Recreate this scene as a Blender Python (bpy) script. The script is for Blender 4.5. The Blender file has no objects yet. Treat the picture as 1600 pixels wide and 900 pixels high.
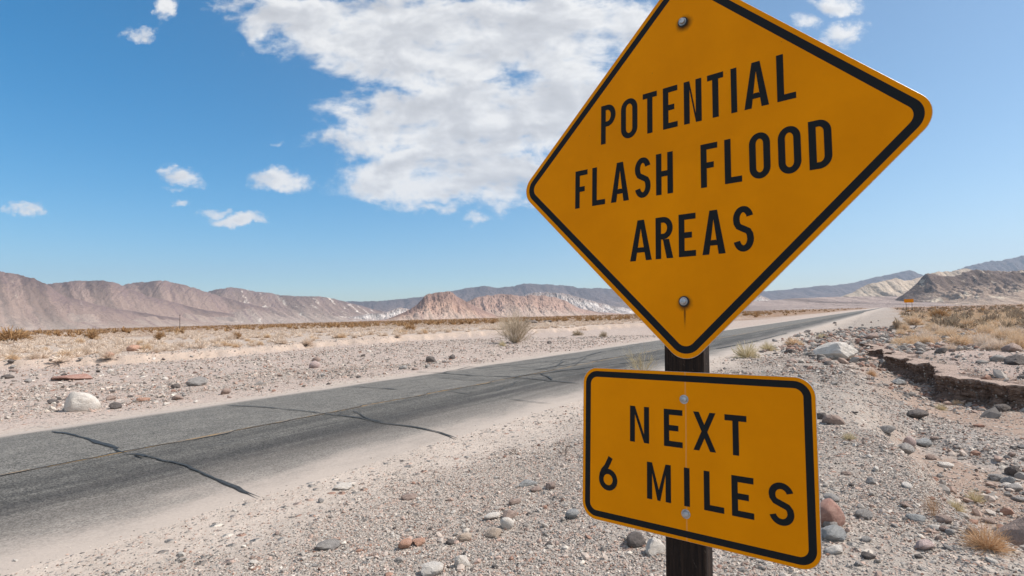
import bpy, bmesh, math, random
import numpy as np
from mathutils import Matrix, Vector
R_ = math.radians
rng = np.random.default_rng(11); random.seed(11)
S = bpy.context.scene; COL = S.collection

# ------------------------------------------------------------------ camera
F, TILT, ROLL, EYE = 850.0, 0.0528918, -0.027, 1.85      # focal length in 1600-px units, pitch, roll, eye height (m)
cr, sr, ct, st_ = math.cos(ROLL), math.sin(ROLL), math.cos(TILT), math.sin(TILT)
cright = Vector((cr, -st_*sr, ct*sr)); cup = Vector((-sr, -st_*cr, ct*cr)); cfwd = Vector((0, ct, st_))
cam = bpy.data.objects.new('camera', bpy.data.cameras.new('camera')); COL.objects.link(cam); S.camera = cam
cam.matrix_world = Matrix(((cright.x, cup.x, -cfwd.x, 0), (cright.y, cup.y, -cfwd.y, 0), (cright.z, cup.z, -cfwd.z, EYE), (0, 0, 0, 1)))
cam.data.sensor_width = 36; cam.data.lens = 36*F/1600; cam.data.clip_start = .05; cam.data.clip_end = 60000
def ray(px, py):
    a, b = (px-800)/F, -(py-450)/F
    c0, c2 = a*cr-b*sr, a*sr+b*cr
    return np.array([c0, ct-st_*c2, st_+ct*c2])

# ------------------------------------------------------------------ sun, sky, exposure
SUN_AZ, SUN_EL = R_(86), R_(49)
S.view_settings.view_transform = 'Standard'; S.view_settings.look = 'None'; S.view_settings.exposure = 0.95; S.view_settings.gamma = 1
SUN_STRENGTH, SKY_STRENGTH = 3.3, .080
sl = bpy.data.lights.new('sun', 'SUN'); sl.energy = SUN_STRENGTH; sl.angle = R_(.5); sl.color = (1, .93, .86)
so = bpy.data.objects.new('sun', sl); COL.objects.link(so)
sd = Vector((math.sin(SUN_AZ)*math.cos(SUN_EL), math.cos(SUN_AZ)*math.cos(SUN_EL), math.sin(SUN_EL)))
so.rotation_euler = sd.to_track_quat('Z', 'Y').to_euler(); so.location = (40, 20, 60)

class NT:                                   # small node-tree helper
    def __init__(s, tree): s.t = tree; s.n = tree.nodes; s.l = tree.links
    def add(s, typ, **k):
        n = s.n.new(typ)
        for a, v in k.items(): setattr(n, a, v)
        return n
    def put(s, sock, v):
        if hasattr(v, 'is_linked') or isinstance(v, bpy.types.NodeSocket): s.l.new(v, sock)
        else: sock.default_value = v
    def m(s, op, *a, clamp=False):
        n = s.add('ShaderNodeMath', operation=op, use_clamp=clamp)
        for i, v in enumerate(a): s.put(n.inputs[i], v)
        return n.outputs[0]
    def vm(s, op, *a):
        n = s.add('ShaderNodeVectorMath', operation=op)
        for i, v in enumerate(a): s.put(n.inputs[i], v)
        return n.outputs[1] if op in ('LENGTH', 'DOT_PRODUCT', 'DISTANCE') else n.outputs[0]
    def sep(s, v):
        n = s.add('ShaderNodeSeparateXYZ'); s.l.new(v, n.inputs[0]); return n.outputs
    def comb(s, x, y, z=0.0):
        n = s.add('ShaderNodeCombineXYZ')
        for i, v in enumerate((x, y, z)): s.put(n.inputs[i], v)
        return n.outputs[0]
    def noise(s, v, scale, detail=4, rough=.55, dist=0.0, out=0):
        n = s.add('ShaderNodeTexNoise'); s.put(n.inputs['Vector'], v); n.inputs['Scale'].default_value = scale
        n.inputs['Detail'].default_value = detail; n.inputs['Roughness'].default_value = rough; n.inputs['Distortion'].default_value = dist
        return n.outputs[out]
    def voro(s, v, scale, out='Color', feature='F1'):
        n = s.add('ShaderNodeTexVoronoi', feature=feature); s.put(n.inputs['Vector'], v); n.inputs['Scale'].default_value = scale
        return n.outputs[out]
    def sstep(s, v, a, b, lo=0.0, hi=1.0):
        n = s.add('ShaderNodeMapRange', interpolation_type='SMOOTHSTEP'); s.put(n.inputs[0], v)
        for i, x in enumerate((a, b, lo, hi)): s.put(n.inputs[i+1], x)
        return n.outputs[0]
    def mix(s, f, a, b, mode='MIX'):
        n = s.add('ShaderNodeMix', data_type='RGBA', blend_type=mode); s.put(n.inputs[0], f)
        s.put(n.inputs[6], a if not isinstance(a, tuple) else (*a, 1)[:4]); s.put(n.inputs[7], b if not isinstance(b, tuple) else (*b, 1)[:4])
        return n.outputs[2]
    def ramp(s, f, stops, interp='LINEAR'):
        n = s.add('ShaderNodeValToRGB'); s.put(n.inputs[0], f); r = n.color_ramp; r.interpolation = interp
        while len(r.elements) < len(stops): r.elements.new(.5)
        for e, (p, c) in zip(r.elements, stops): e.position = p; e.color = (*c, 1)[:4]
        return n.outputs[0]
    def bump(s, h, strength, dist):
        n = s.add('ShaderNodeBump'); s.put(n.inputs['Height'], h); n.inputs['Strength'].default_value = strength; n.inputs['Distance'].default_value = dist
        return n.outputs[0]

world = bpy.data.worlds.new('World'); S.world = world; world.use_nodes = True
def build_sky():
    w = NT(world.node_tree); w.n.clear()
    sky = w.add('ShaderNodeTexSky', sky_type='NISHITA', sun_disc=False, sun_elevation=SUN_EL, sun_rotation=SUN_AZ, altitude=300, air_density=1.0, dust_density=.7, ozone_density=3.0)
    hsv = w.add('ShaderNodeHueSaturation'); hsv.inputs['Hue'].default_value = .490; hsv.inputs['Saturation'].default_value = 1.34; hsv.inputs['Value'].default_value = 1.0
    w.l.new(sky.outputs[0], hsv.inputs['Color'])
    tc = w.add('ShaderNodeTexCoord'); d = tc.outputs['Generated']; sx, sy, sz = w.sep(d)
    glow = w.sstep(w.vm('DOT_PRODUCT', d, tuple(sd)), -.15, .80)                  # paler, softer blue toward the sun
    w.l.new(w.m('SUBTRACT', 1.46, w.m('MULTIPLY', glow, .36)), hsv.inputs['Saturation']); w.l.new(w.m('SUBTRACT', 1.0, w.m('MULTIPLY', glow, .17)), hsv.inputs['Value'])
    ysafe = w.m('MAXIMUM', sy, .02)
    U = w.m('DIVIDE', sx, ysafe); V = w.m('DIVIDE', sz, ysafe)          # direction coordinates about due north
    # clouds: centre px, radii px, weight  (turned into sky directions)
    E = [(700,60,270,95,1.5),(560,40,170,60,1.2),(480,30,110,60,.85),(430,25,95,48,.95),(370,5,60,26,.75),(860,60,170,90,1.35),(960,40,120,70,1.1),
         (640,185,120,62,1.15),(560,165,80,42,.7),(740,190,160,90,1.35),(860,180,110,80,1.0),(700,265,175,62,1.2),(560,225,95,34,.7),(620,285,95,36,.85),(800,280,95,55,1.1),
         (690,322,55,20,.72),(740,338,34,16,.62),(930,150,70,60,.8),
         (277,275,52,20,.82),(268,294,34,9,.5),(430,280,66,24,.85),(395,285,40,16,.5),(490,270,26,10,.4),(388,343,52,15,.85),(340,328,34,10,.45),(281,316,22,8,.55),
         (42,322,33,18,.75),(218,57,30,14,.66),(250,8,22,30,.75),(455,103,26,9,.45),(322,250,12,8,.4),(436,222,12,8,.35),
         (1256,32,38,27,.84),(1310,8,52,22,.88),(1325,58,52,30,.84),(1352,70,24,14,.6),(860,364,22,10,.4),(1010,20,60,40,.8),(1110,-90,260,60,1.0),(700,-80,380,110,1.6)]
    pu = w.comb(U, V, 0.0)
    warp = w.vm('SUBTRACT', w.noise(pu, 9.0, 5, .6, 0, 1), (.5, .5, .5))
    warp2 = w.vm('SUBTRACT', w.noise(pu, 34.0, 4, .65, 0, 1), (.5, .5, .5))
    pw = w.vm('ADD', w.vm('ADD', pu, w.vm('MULTIPLY', warp, (.11, .07, 0))), w.vm('MULTIPLY', warp2, (.045, .03, 0)))
    tot = None
    for (cx, cy, rx, ry, wt) in E:
        r0 = ray(cx, cy); c = (r0[0]/r0[1], r0[2]/r0[1], 0)
        q = w.vm('MULTIPLY', w.vm('SUBTRACT', pw, c), (F/rx, F/ry*1.0, 0))
        v = w.m('MULTIPLY', w.sstep(w.vm('LENGTH', q), 1.5, .1), min(wt, 1.15)*(1 if rx > 60 else .92))
        tot = v if tot is None else w.m('MAXIMUM', tot, v)
    def dens(off, det=9, fine=.55):
        p = w.vm('ADD', w.vm('MULTIPLY', pu, (1, 1.75, 0)), off)
        n1 = w.noise(p, 7.5, det, .62, .25)
        n2 = w.noise(p, 26.0, 6, .6, .2)
        return w.m('ADD', w.m('MULTIPLY', w.m('SUBTRACT', n1, .5), 1.9), w.m('MULTIPLY', w.m('SUBTRACT', n2, .5), fine))
    n0, na, n1 = dens((0, 0, 3.1)), dens((0, 0, 3.1), 3.5, .12), dens((.02, .035, 3.1), 3.5, .12)
    den = w.m('SUBTRACT', w.m('ADD', w.m('MINIMUM', tot, .92), n0), .40)
    front = w.sstep(sy, .02, .12)
    alpha = w.m('MULTIPLY', w.m('MULTIPLY', w.sstep(den, -.10, .46), front), w.sstep(tot, .03, .22))
    # bright cumulus behind the viewer, unseen, added to light the sign's shaded face
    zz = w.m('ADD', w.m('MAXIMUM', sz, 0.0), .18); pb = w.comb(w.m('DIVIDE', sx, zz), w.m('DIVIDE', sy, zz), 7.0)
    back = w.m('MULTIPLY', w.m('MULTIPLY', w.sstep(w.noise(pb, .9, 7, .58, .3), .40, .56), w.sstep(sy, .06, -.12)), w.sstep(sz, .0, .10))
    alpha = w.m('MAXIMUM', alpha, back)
    thick = w.sstep(den, .10, .95)
    lit = w.m('SUBTRACT', na, n1)                                        # denser away from the sun than toward it: sunlit side
    lump = w.m('SUBTRACT', w.noise(w.vm('MULTIPLY', pu, (1, 2.0, 0)), 3.2, 4, .5, .3), .5)
    shade = w.m('ADD', w.m('ADD', w.m('MULTIPLY', thick, .80), w.m('MULTIPLY', lump, 1.5)), w.m('MULTIPLY', lit, -1.5), clamp=True)
    ccol = w.ramp(shade, [(0, (.475, .473, .47)), (.22, (.415, .418, .425)), (.55, (.34, .345, .36)), (1, (.29, .295, .31))])
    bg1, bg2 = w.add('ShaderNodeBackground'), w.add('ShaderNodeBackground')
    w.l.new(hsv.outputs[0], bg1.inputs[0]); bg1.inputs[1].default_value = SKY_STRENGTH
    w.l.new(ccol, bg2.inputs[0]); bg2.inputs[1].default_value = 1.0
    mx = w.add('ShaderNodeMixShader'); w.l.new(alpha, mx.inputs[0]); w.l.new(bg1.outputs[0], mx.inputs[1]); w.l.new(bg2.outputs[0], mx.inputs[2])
    o = w.add('ShaderNodeOutputWorld'); w.l.new(mx.outputs[0], o.inputs[0])
build_sky()
cy = S.cycles
try:
    cy.use_denoising = True; cy.denoiser = 'OPENIMAGEDENOISE'
    cy.max_bounces = 6; cy.diffuse_bounces = 3; cy.glossy_bounces = 2; cy.volume_bounces = 0; cy.transparent_max_bounces = 4
except Exception: pass

# ------------------------------------------------------------------ numpy noise
_perm = np.random.default_rng(5).random(65536)
def vnoise(x, y, seed=0):
    xi, yi = np.floor(x).astype(np.int64), np.floor(y).astype(np.int64); xf, yf = x-xi, y-yi
    xf, yf = xf*xf*xf*(xf*(xf*6-15)+10), yf*yf*yf*(yf*(yf*6-15)+10)
    h = lambda a, b: _perm[((a*73856093) ^ (b*19349663) ^ (seed*83492791)) & 65535]
    a = h(xi, yi)*(1-xf)+h(xi+1, yi)*xf; b = h(xi, yi+1)*(1-xf)+h(xi+1, yi+1)*xf
    return (a*(1-yf)+b*yf)*2-1
def fbm(x, y, oct=4, seed=0, gain=.5):
    v, a, n = 0, 1.0, 0
    for i in range(oct): v = v+a*vnoise(x*2**i+i*17.3, y*2**i-i*9.1, seed+i); n += a; a *= gain
    return v/n
def ss(x, a, b):
    t = np.clip((x-a)/(b-a), 0, 1); return t*t*(3-2*t)
def pline(x, y, P):
    """signed distance to an open polyline; positive on its right-hand side"""
    best = np.full(np.shape(x), 1e18); sg = np.ones(np.shape(x))
    for (ax, ay), (bx, by) in zip(P[:-1], P[1:]):
        ex, ey = bx-ax, by-ay; L = ex*ex+ey*ey
        t = np.clip(((x-ax)*ex+(y-ay)*ey)/L, 0, 1); dx, dy = x-ax-t*ex, y-ay-t*ey
        d = dx*dx+dy*dy; c = ex*(y-ay)-ey*(x-ax); k = d < best-1e-9
        best = np.where(k, d, best); sg = np.where(k, np.where(c > 0, -1., 1.), sg)
    return np.sqrt(best)*sg

# ------------------------------------------------------------------ the lie of the land
RT = np.array([.567, .824]); RT /= np.hypot(*RT); RN = np.array([RT[1], -RT[0]])
RL, RC, RR = -12.85, -9.12, -5.9                              # road: left edge, centre, right edge (metres right of the camera)
PA = [(3.7, -9), (3.35, 0), (3.35, 2.4), (3.46, 3.84), (3.62, 4.99), (4.6, 7.2), (5.64, 9.43), (8.6, 14.6), (11.7, 20.2), (15.6, 26.2)]   # lip of the shoulder
PB = [(17.6, 27.5), (16.4, 24.6), (15.2, 22.15), (13.9, 19.4), (12.7, 17.14), (12.2, 15.6), (11.46, 14.15), (10.96, 12.49), (11.3, 11.4), (13.2, 10.1), (17, 8.4), (26, 5.5), (60, -4)]  # foot of the cut bank
PL = [(-90, 10), (-52, 22.5), (-40, 25.5), (-31, 26.6), (-26.4, 28.1), (-22.2, 29.1), (-18.8, 32), (-16.1, 39), (-7, 50), (6, 64), (24, 88), (60, 140), (160, 286)]          # low tan bank beyond the road
PG = [(5.5, 13.6), (6.67, 11.6), (7.05, 10.5), (7.0, 9.2), (7.3, 7.2)]                  # small step in the wash floor
def land(x, y):
    x = np.asarray(x, float); y = np.asarray(y, float)
    dr = x*RN[0]+y*RN[1]; r = np.hypot(x, y)
    off = np.maximum(np.maximum(RL-dr, dr-RR), 0)             # metres off the asphalt
    n1 = fbm(x*.22, y*.22, 4, 1); n2 = fbm(x*1.3, y*1.3, 3, 7); n3 = fbm(x*.03, y*.03, 3, 13)
    w = ss(off, .3, 4)
    z = -.03*ss(off, 0, 1.2) + w*(n1*.07*np.minimum(1, .4+off*.08) + n2*.022) + ss(off, 4, 30)*n3*.28
    rough = fbm(x*.55, y*.55, 3, 21)
    # left: low tan bank
    dl = -pline(x, y, PL) + fbm(x*.35, y*.35, 3, 31)*1.1
    z = z + .40*ss(dl+fbm(x*.9, y*.9, 3, 33)*.5, 0, .6)*ss(-dr, 14, 20) - .10*ss(-dl, 10, 0)*ss(off, 5, 9)*(dr < RL)
    # right: wash
    da = pline(x, y, PA) + rough*.28
    steep = .75+ss(y, 6, 14)*1.5
    fade = 1-ss(y, 21, 29)*ss(x, 4, 6)
    wa = ss(da/steep, 0, 1)
    db = -pline(x, y, PB) + fbm(x*1.1, y*1.1, 4, 41)*.50
    onb = ss(db, .0, .24)*.86+ss(db, .2, 1.2)*.14
    infl = (1-onb)
    dg = pline(x, y, PG) + fbm(x*1.6, y*1.6, 3, 51)*.2
    floor = -.58 + .05*fbm(x*.9, y*.9, 3, 61) + .11*ss(-dg, 0, .22)*ss(y, 7, 9)*ss(-y, -14, -11.5) + .10*ss(-da, -2.6, -.9)
    right = floor*infl + onb*(.08+.05*rough)
    z = z*(1-wa) + wa*(fade*right + (1-fade)*(z+.05*onb))
    z = z + .10*ss(dr, -5, -1.5)*(1-wa)*ss(-r, -30, -14)
    return z
def bank_db(x, y): return -pline(x, y, PB) + fbm(x*1.1, y*1.1, 4, 41)*.50
def hit(px, py):
    """the point of the land seen along one sight line"""
    d = ray(px, py); t = np.concatenate([np.linspace(2, 60, 3000), np.geomspace(60, 1500, 3000)])
    P = d[None, :]*t[:, None]; k = np.argmax(P[:, 2]+EYE < land(P[:, 0], P[:, 1]))
    return P[k, 0], P[k, 1], float(land(P[k, 0], P[k, 1])), t[k]

# ------------------------------------------------------------------ object helpers
def mesh(name, V, Fc, mats=(), smooth=False, midx=None):
    me = bpy.data.meshes.new(name); V = np.asarray(V, np.float32)
    if isinstance(Fc, np.ndarray):
        n, k = Fc.shape
        me.vertices.add(len(V)); me.vertices.foreach_set('co', V.ravel())
        me.loops.add(n*k); me.loops.foreach_set('vertex_index', Fc.ravel().astype(np.int32))
        me.polygons.add(n); me.polygons.foreach_set('loop_start', np.arange(0, n*k, k, dtype=np.int32))
        me.update(calc_edges=True)
    else:
        me.from_pydata([tuple(map(float, v)) for v in V], [], Fc); me.update()
    me.polygons.foreach_set('use_smooth', np.full(len(me.polygons), smooth))
    if midx is not None: me.polygons.foreach_set('material_index', np.asarray(midx, np.int32))
    for m in mats: me.materials.append(m)
    return me
def link(name, me, parent=None, loc=None):
    o = bpy.data.objects.new(name, me); COL.objects.link(o)
    if parent is not None: o.parent = parent
    if loc is not None: o.location = loc
    return o
def tag(o, label=None, cat=None, group=None, kind=None):
    if label: o['label'] = label
    if cat: o['category'] = cat
    if group: o['group'] = group
    if kind: o['kind'] = kind
    return o
def attr(me, name, vals, typ='FLOAT', dom='POINT'):
    a = me.attributes.new(name, typ, dom); vals = np.asarray(vals, np.float32)
    a.data.foreach_set('color' if typ == 'FLOAT_COLOR' else 'value', vals.ravel())
def mat(name):
    m = bpy.data.materials.new(name); m.use_nodes = True; w = NT(m.node_tree); w.n.clear()
    b = w.add('ShaderNodeBsdfPrincipled'); o = w.add('ShaderNodeOutputMaterial'); w.l.new(b.outputs[0], o.inputs[0])
    b.inputs['Specular IOR Level'].default_value = .25; b.inputs['Roughness'].default_value = .9
    w.b = b; w.bc = b.inputs['Base Color']; w.nm = b.inputs['Normal']; w.rg = b.inputs['Roughness']
    return m, w
def obco(w): return w.add('ShaderNodeTexCoord').outputs['Object']
def att(w, n, vec=False): 
    a = w.add('ShaderNodeAttribute', attribute_name=n); return a.outputs['Color' if vec else 'Fac']
def grid_faces(nr, nc, wrap=False):
    i = np.arange(nr-1)[:, None]*nc; j = np.arange(nc-(0 if wrap else 1))[None, :]; j2 = (j+1) % nc
    return np.stack([i+j, i+j2, i+nc+j2, i+nc+j], -1).reshape(-1, 4)

# ------------------------------------------------------------------ materials
STONES = [(0, (.32, .295, .272)), (.16, (.40, .365, .335)), (.30, (.25, .235, .222)), (.42, (.45, .39, .35)), (.54, (.35, .265, .225)), (.62, (.17, .157, .148)),
          (.67, (.42, .32, .275)), (.78, (.37, .35, .327)), (.90, (.56, .52, .47)), (.96, (.29, .18, .14))]
STONES = [(p, (c[0], c[1]*.97, c[2]*.93)) for p, c in STONES]
def soil_material():
    m, w = mat('soil'); P = w.add('ShaderNodeNewGeometry').outputs['Position']
    base = att(w, 'soil', True); stony = att(w, 'stony')
    n = w.noise(P, 1.7, 6, .65); n2 = w.noise(P, 14, 5, .7)
    c = w.mix(1.0, base, w.ramp(w.m('ADD', w.m('MULTIPLY', n, .5), w.m('MULTIPLY', n2, .5)), [(.3, (.74, .73, .72)), (.5, (.98, .98, .98)), (.7, (1.18, 1.17, 1.16))]), 'MULTIPLY')
    tot = None
    for sc, k in ((55, .62), (24, .5), (9, .38)):                # grit at three sizes: each cell takes a stone colour
        Pw = w.vm('ADD', P, w.vm('MULTIPLY', w.noise(P, sc*.8, 2, .5, 0, 1), (.6/sc,)*3))
        cell = w.voro(Pw, sc); rnd = w.sep(cell)
        dist = w.voro(Pw, sc, 'Distance')
        on = w.m('MULTIPLY', w.m('GREATER_THAN', w.m('ADD', w.m('MULTIPLY', stony, k), rnd[1]), 1.0), w.sstep(dist, .52, .40))
        c = w.mix(w.m('MULTIPLY', on, .85), c, w.ramp(rnd[0], STONES, 'CONSTANT'))
        h = w.m('MULTIPLY', w.m('MULTIPLY', on, w.sstep(dist, .55, .0)), .5/sc)
        tot = h if tot is None else w.m('ADD', tot, h)
    h = w.m('ADD', tot, w.m('MULTIPLY', n2, .014))
    w.put(w.bc, c); w.put(w.nm, w.bump(h, .9, 1.0)); w.rg.default_value = .95; w.b.inputs['Specular IOR Level'].default_value = .1
    return m
def asphalt_material():
    m, w = mat('asphalt'); uv = w.add('ShaderNodeUVMap').outputs[0]; X, Y, _ = w.sep(uv)     # X: metres right of centre line, Y: metres along
    P = w.add('ShaderNodeNewGeometry').outputs['Position']
    st = w.comb(X, w.m('MULTIPLY', Y, .06)); n_str = w.noise(st, 2.2, 5, .6); n_str2 = w.noise(w.comb(X, w.m('MULTIPLY', Y, .015)), 9, 4, .6)
    grain = w.m('ADD', w.m('MULTIPLY', w.noise(P, 95, 3, .75), .5), w.m('MULTIPLY', w.noise(P, 26, 4, .75), .5)); med = w.noise(P, 2.2, 5, .6); agg = w.sep(w.voro(P, 70))[0]
    base = w.mix(w.sstep(w.m('ADD', w.m('MULTIPLY', n_str2, .5), w.m('MULTIPLY', med, .5)), .35, .65), (.104, .099, .089), (.150, .142, .126))
    # worn dark bands along the near lane
    near = w.m('MULTIPLY', w.sstep(X, -.02, .2), w.sstep(X, 3.0, 1.8))
    dk = w.m('MULTIPLY', near, w.sstep(w.m('ADD', n_str, w.m('MULTIPLY', w.m('SUBTRACT', med, .5), .5)), .26, .60))
    base = w.mix(w.m('MULTIPLY', dk, .80), base, (.050, .048, .044))
    b2 = w.m('MULTIPLY', w.m('MULTIPLY', w.sstep(X, .8, 1.5), w.sstep(X, 2.5, 1.7)), w.sstep(n_str, .34, .58))
    base = w.mix(w.m('MULTIPLY', b2, .62), base, (.040, .038, .036))
    base = w.mix(1.0, base, w.ramp(w.m('ADD', w.m('MULTIPLY', grain, .6), w.m('MULTIPLY', agg, .4)), [(.34, (.45,)*3), (.5, (1,)*3), (.64, (1.65,)*3)]), 'MULTIPLY')
    # wind-blown dust creeping in from both edges
    e1 = w.noise(w.comb(X, w.m('MULTIPLY', Y, .35)), 1.6, 6, .65); e2 = w.noise(P, 30, 4, .7)
    jit = w.m('ADD', w.m('MULTIPLY', w.m('SUBTRACT', e1, .5), 1.5), w.m('MULTIPLY', w.m('SUBTRACT', e2, .5), .7))
    dr = w.sstep(w.m('ADD', X, jit), 2.15, 3.55); dl = w.sstep(w.m('ADD', X, w.m('MULTIPLY', jit, .45)), -3.35, -3.78)
    thin = w.m('MULTIPLY', w.sstep(w.m('ADD', X, jit), 1.3, 2.9), .25)
    dust = w.m('MAXIMUM', w.m('MAXIMUM', dr, dl), thin)
    c = w.mix(dust, base, w.mix(e2, (.33, .285, .248), (.43, .368, .315)))
    w.put(w.bc, c); w.put(w.nm, w.bump(w.m('ADD', grain, agg), .5, .004)); w.rg.default_value = .85
    return m
def flat_material(name, c0, c1, scale=20, rough=.9, bump=.0):
    m, w = mat(name); n = w.noise(obco(w), scale, 5, .65)
    w.put(w.bc, w.mix(w.sstep(n, .3, .7), c0, c1)); w.rg.default_value = rough
    if bump: w.put(w.nm, w.bump(n, .6, bump))
    return m
def rock_material(name, c0, c1, c2):
    m, w = mat(name); oc = obco(w); rnd = w.add('ShaderNodeObjectInfo').outputs['Random']
    p = w.vm('ADD', oc, w.comb(w.m('MULTIPLY', rnd, 40), w.m('MULTIPLY', rnd, 17)))
    n = w.noise(p, 2.1, 6, .65); n2 = w.noise(p, 9, 5, .7); n3 = w.noise(p, 34, 3, .7)
    c = w.mix(w.sstep(n, .35, .65), c0, c1); c = w.mix(w.sstep(n2, .56, .72), c, c2)
    c = w.mix(1.0, c, w.ramp(n3, [(.3, (.78,)*3), (.7, (1.2,)*3)]), 'MULTIPLY')
    w.put(w.bc, c); w.put(w.nm, w.bump(w.m('ADD', n2, w.m('MULTIPLY', n3, .5)), .6, .12)); w.rg.default_value = .88
    return m
M = dict(soil=soil_material(), asphalt=asphalt_material(),
    tar=flat_material('tar', (.022, .024, .025), (.050, .052, .052), 14, .6),
    line=flat_material('faded_yellow', (.30, .19, .075), (.15, .13, .11), 6, .9),
    grey=rock_material('grey_stone', (.27, .25, .235), (.37, .345, .32), (.20, .19, .18)),
    pale=rock_material('pale_stone', (.60, .545, .48), (.70, .65, .59), (.48, .41, .35)),
    dark=rock_material('dark_stone', (.115, .10, .093), (.18, .155, .14), (.07, .064, .06)),
    brown=rock_material('brown_stone', (.29, .215, .18), (.38, .29, .245), (.20, .15, .13)),
    red=rock_material('red_stone', (.34, .19, .15), (.43, .27, .22), (.25, .14, .12)),
    orange=rock_material('orange_stone', (.44, .25, .17), (.52, .33, .25), (.34, .20, .15)),
    tan=rock_material('tan_stone', (.47, .37, .29), (.56, .46, .37), (.38, .29, .23)),
    blue=rock_material('bluish_stone', (.27, .272, .268), (.37, .37, .36), (.20, .20, .20)),
    pink=rock_material('pink_stone', (.46, .35, .32), (.54, .43, .40), (.40, .29, .27)))
def gravel_material():
    m, w = mat('gravel'); t = att(w, 'tone'); P = obco(w)
    c = w.ramp(t, STONES, 'CONSTANT'); n = w.noise(P, 60, 3, .7)
    w.put(w.bc, w.mix(1.0, c, w.ramp(n, [(.3, (.8,)*3), (.7, (1.18,)*3)]), 'MULTIPLY')); return m
M['gravel'] = gravel_material()
def plant_material(name, stops, trans=.25):
    m, w = mat(name); t = att(w, 'tone'); c = w.ramp(t, stops); w.put(w.bc, c); w.rg.default_value = .8; w.b.inputs['Specular IOR Level'].default_value = .15
    tr = w.add('ShaderNodeBsdfTranslucent'); w.l.new(c, tr.inputs[0]); mx = w.add('ShaderNodeMixShader'); mx.inputs[0].default_value = trans
    out = [n for n in w.n if n.type == 'OUTPUT_MATERIAL'][0]
    w.l.new(w.b.outputs[0], mx.inputs[1]); w.l.new(tr.outputs[0], mx.inputs[2]); w.l.new(mx.outputs[0], out.inputs[0]); return m
M['straw'] = plant_material('straw', [(0, (.56, .40, .25)), (.4, (.70, .53, .36)), (.8, (.76, .61, .45)), (1, (.54, .35, .20))])
M['brush'] = plant_material('dry_brush', [(0, (.58, .46, .36)), (.5, (.70, .58, .47)), (1, (.78, .67, .56))])
M['creosote'] = plant_material('creosote', [(0, (.32, .18, .082)), (.5, (.43, .26, .122)), (1, (.37, .25, .14))])
M['grey_scrub'] = plant_material('grey_scrub', [(0, (.21, .155, .11)), (.5, (.31, .235, .165)), (1, (.38, .30, .21))])
M['rust_brush'] = plant_material('rust_brush', [(0, (.44, .26, .14)), (.5, (.57, .36, .20)), (1, (.66, .47, .29))])
M['green_tuft'] = plant_material('yellowgreen_tuft', [(0, (.45, .375, .21)), (.5, (.59, .50, .32)), (1, (.66, .57, .41))])
M['twig'] = plant_material('grey_twig', [(0, (.33, .26, .18)), (.5, (.46, .375, .275)), (1, (.55, .46, .35))], .05)

# ------------------------------------------------------------------ ground
def build_ground():
    th = np.unique(np.concatenate([np.linspace(-R_(62), R_(62), 1050), np.linspace(R_(62), 2*math.pi-R_(62), 90)]))[:-1]
    rr = np.concatenate([np.linspace(.25, 2.5, 9)[:-1], 1/np.linspace(1/2.5, 1/80, 900), np.geomspace(80, 9000, 110)[1:]])
    TH, RD = np.meshgrid(th, rr); X, Y = RD*np.sin(TH), RD*np.cos(TH)
    Z = land(X, Y); nr, nc = X.shape
    V = np.stack([X, Y, Z], -1).reshape(-1, 3); Fc = grid_faces(nr, nc, True)[:, ::-1]
    c0 = len(V); V = np.vstack([V, [[0, 0, Z[0].mean()]]])
    Fc = np.vstack([Fc, np.stack([np.full(nc//2, c0), (2*np.arange(nc//2)+2) % nc, 2*np.arange(nc//2)+1, 2*np.arange(nc//2)], -1)])
    x, y = V[:, 0], V[:, 1]; dr = x*RN[0]+y*RN[1]; r = np.hypot(x, y)
    n = fbm(x*.4, y*.4, 4, 71); nb = fbm(x*.06, y*.06, 4, 73)
    dust, berm, wash, bedl, tan, brown = map(np.array, ((.43, .368, .315), (.325, .285, .247), (.285, .210, .165), (.43, .348, .30), (.46, .365, .295), (.23, .14, .082)))
    far = np.array((.43, .355, .295))
    C = np.tile(bedl, (len(V), 1)); St = np.full(len(V), .8)
    def blend(w, col, s):
        nonlocal C, St
        w = np.clip(w, 0, 1); C = C*(1-w[:, None])+col*w[:, None]; St = St*(1-w)+s*w
    rightside = ss(dr, RR-.5, RR)
    blend(rightside, berm, 1.25)
    blend(ss(-(dr-RR)+n*1.2, -3.2, -.6)*rightside, dust, .5)
    blend(ss(dr-RL+n*.8, -1.8, -.3)*(1-rightside), dust, .35)
    da, db = pline(x, y, PA), -pline(x, y, PB); inw = ss(da, .2, 1.2)
    blend(inw*(1-ss(y, 24, 34)), wash, .55+.4*ss(n, -.1, .3)); 
    dg = pline(x, y, PG)
    blend(inw*ss(dg+n*.9, -2.2, -1.2)*ss(-dg-n*.9, -.6, .2)*ss(y, 5, 7), np.array((.285, .26, .238)), 1.3)
    blend(inw*ss(db, .02, .1)*ss(-db, -.75, -.4)*(y < 28), np.array((.145, .10, .078)), .35)  # bank face darkened in the soil colour so it reads as shaded
    blend(inw*ss(db, .6, 1.0)*(y < 28), np.array((.36, .28, .24)), .6)
    dl = -pline(x, y, PL)+fbm(x*.35, y*.35, 3, 31)*1.1
    blend(ss(dl, -.4, .15)*ss(-dr, 15, 19), tan, .3)
    blend(ss(dl, 1.0, 5)*ss(-dr, 15, 20), far, .6)
    blend(ss(r+nb*40, 70, 160)*ss(np.minimum(np.abs(dr-RL), np.abs(dr-RR))+nb*4, 5, 14), brown, .4)
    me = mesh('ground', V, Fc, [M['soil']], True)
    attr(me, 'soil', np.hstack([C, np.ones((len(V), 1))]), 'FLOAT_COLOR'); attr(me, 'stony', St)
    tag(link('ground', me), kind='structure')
build_ground()

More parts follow.
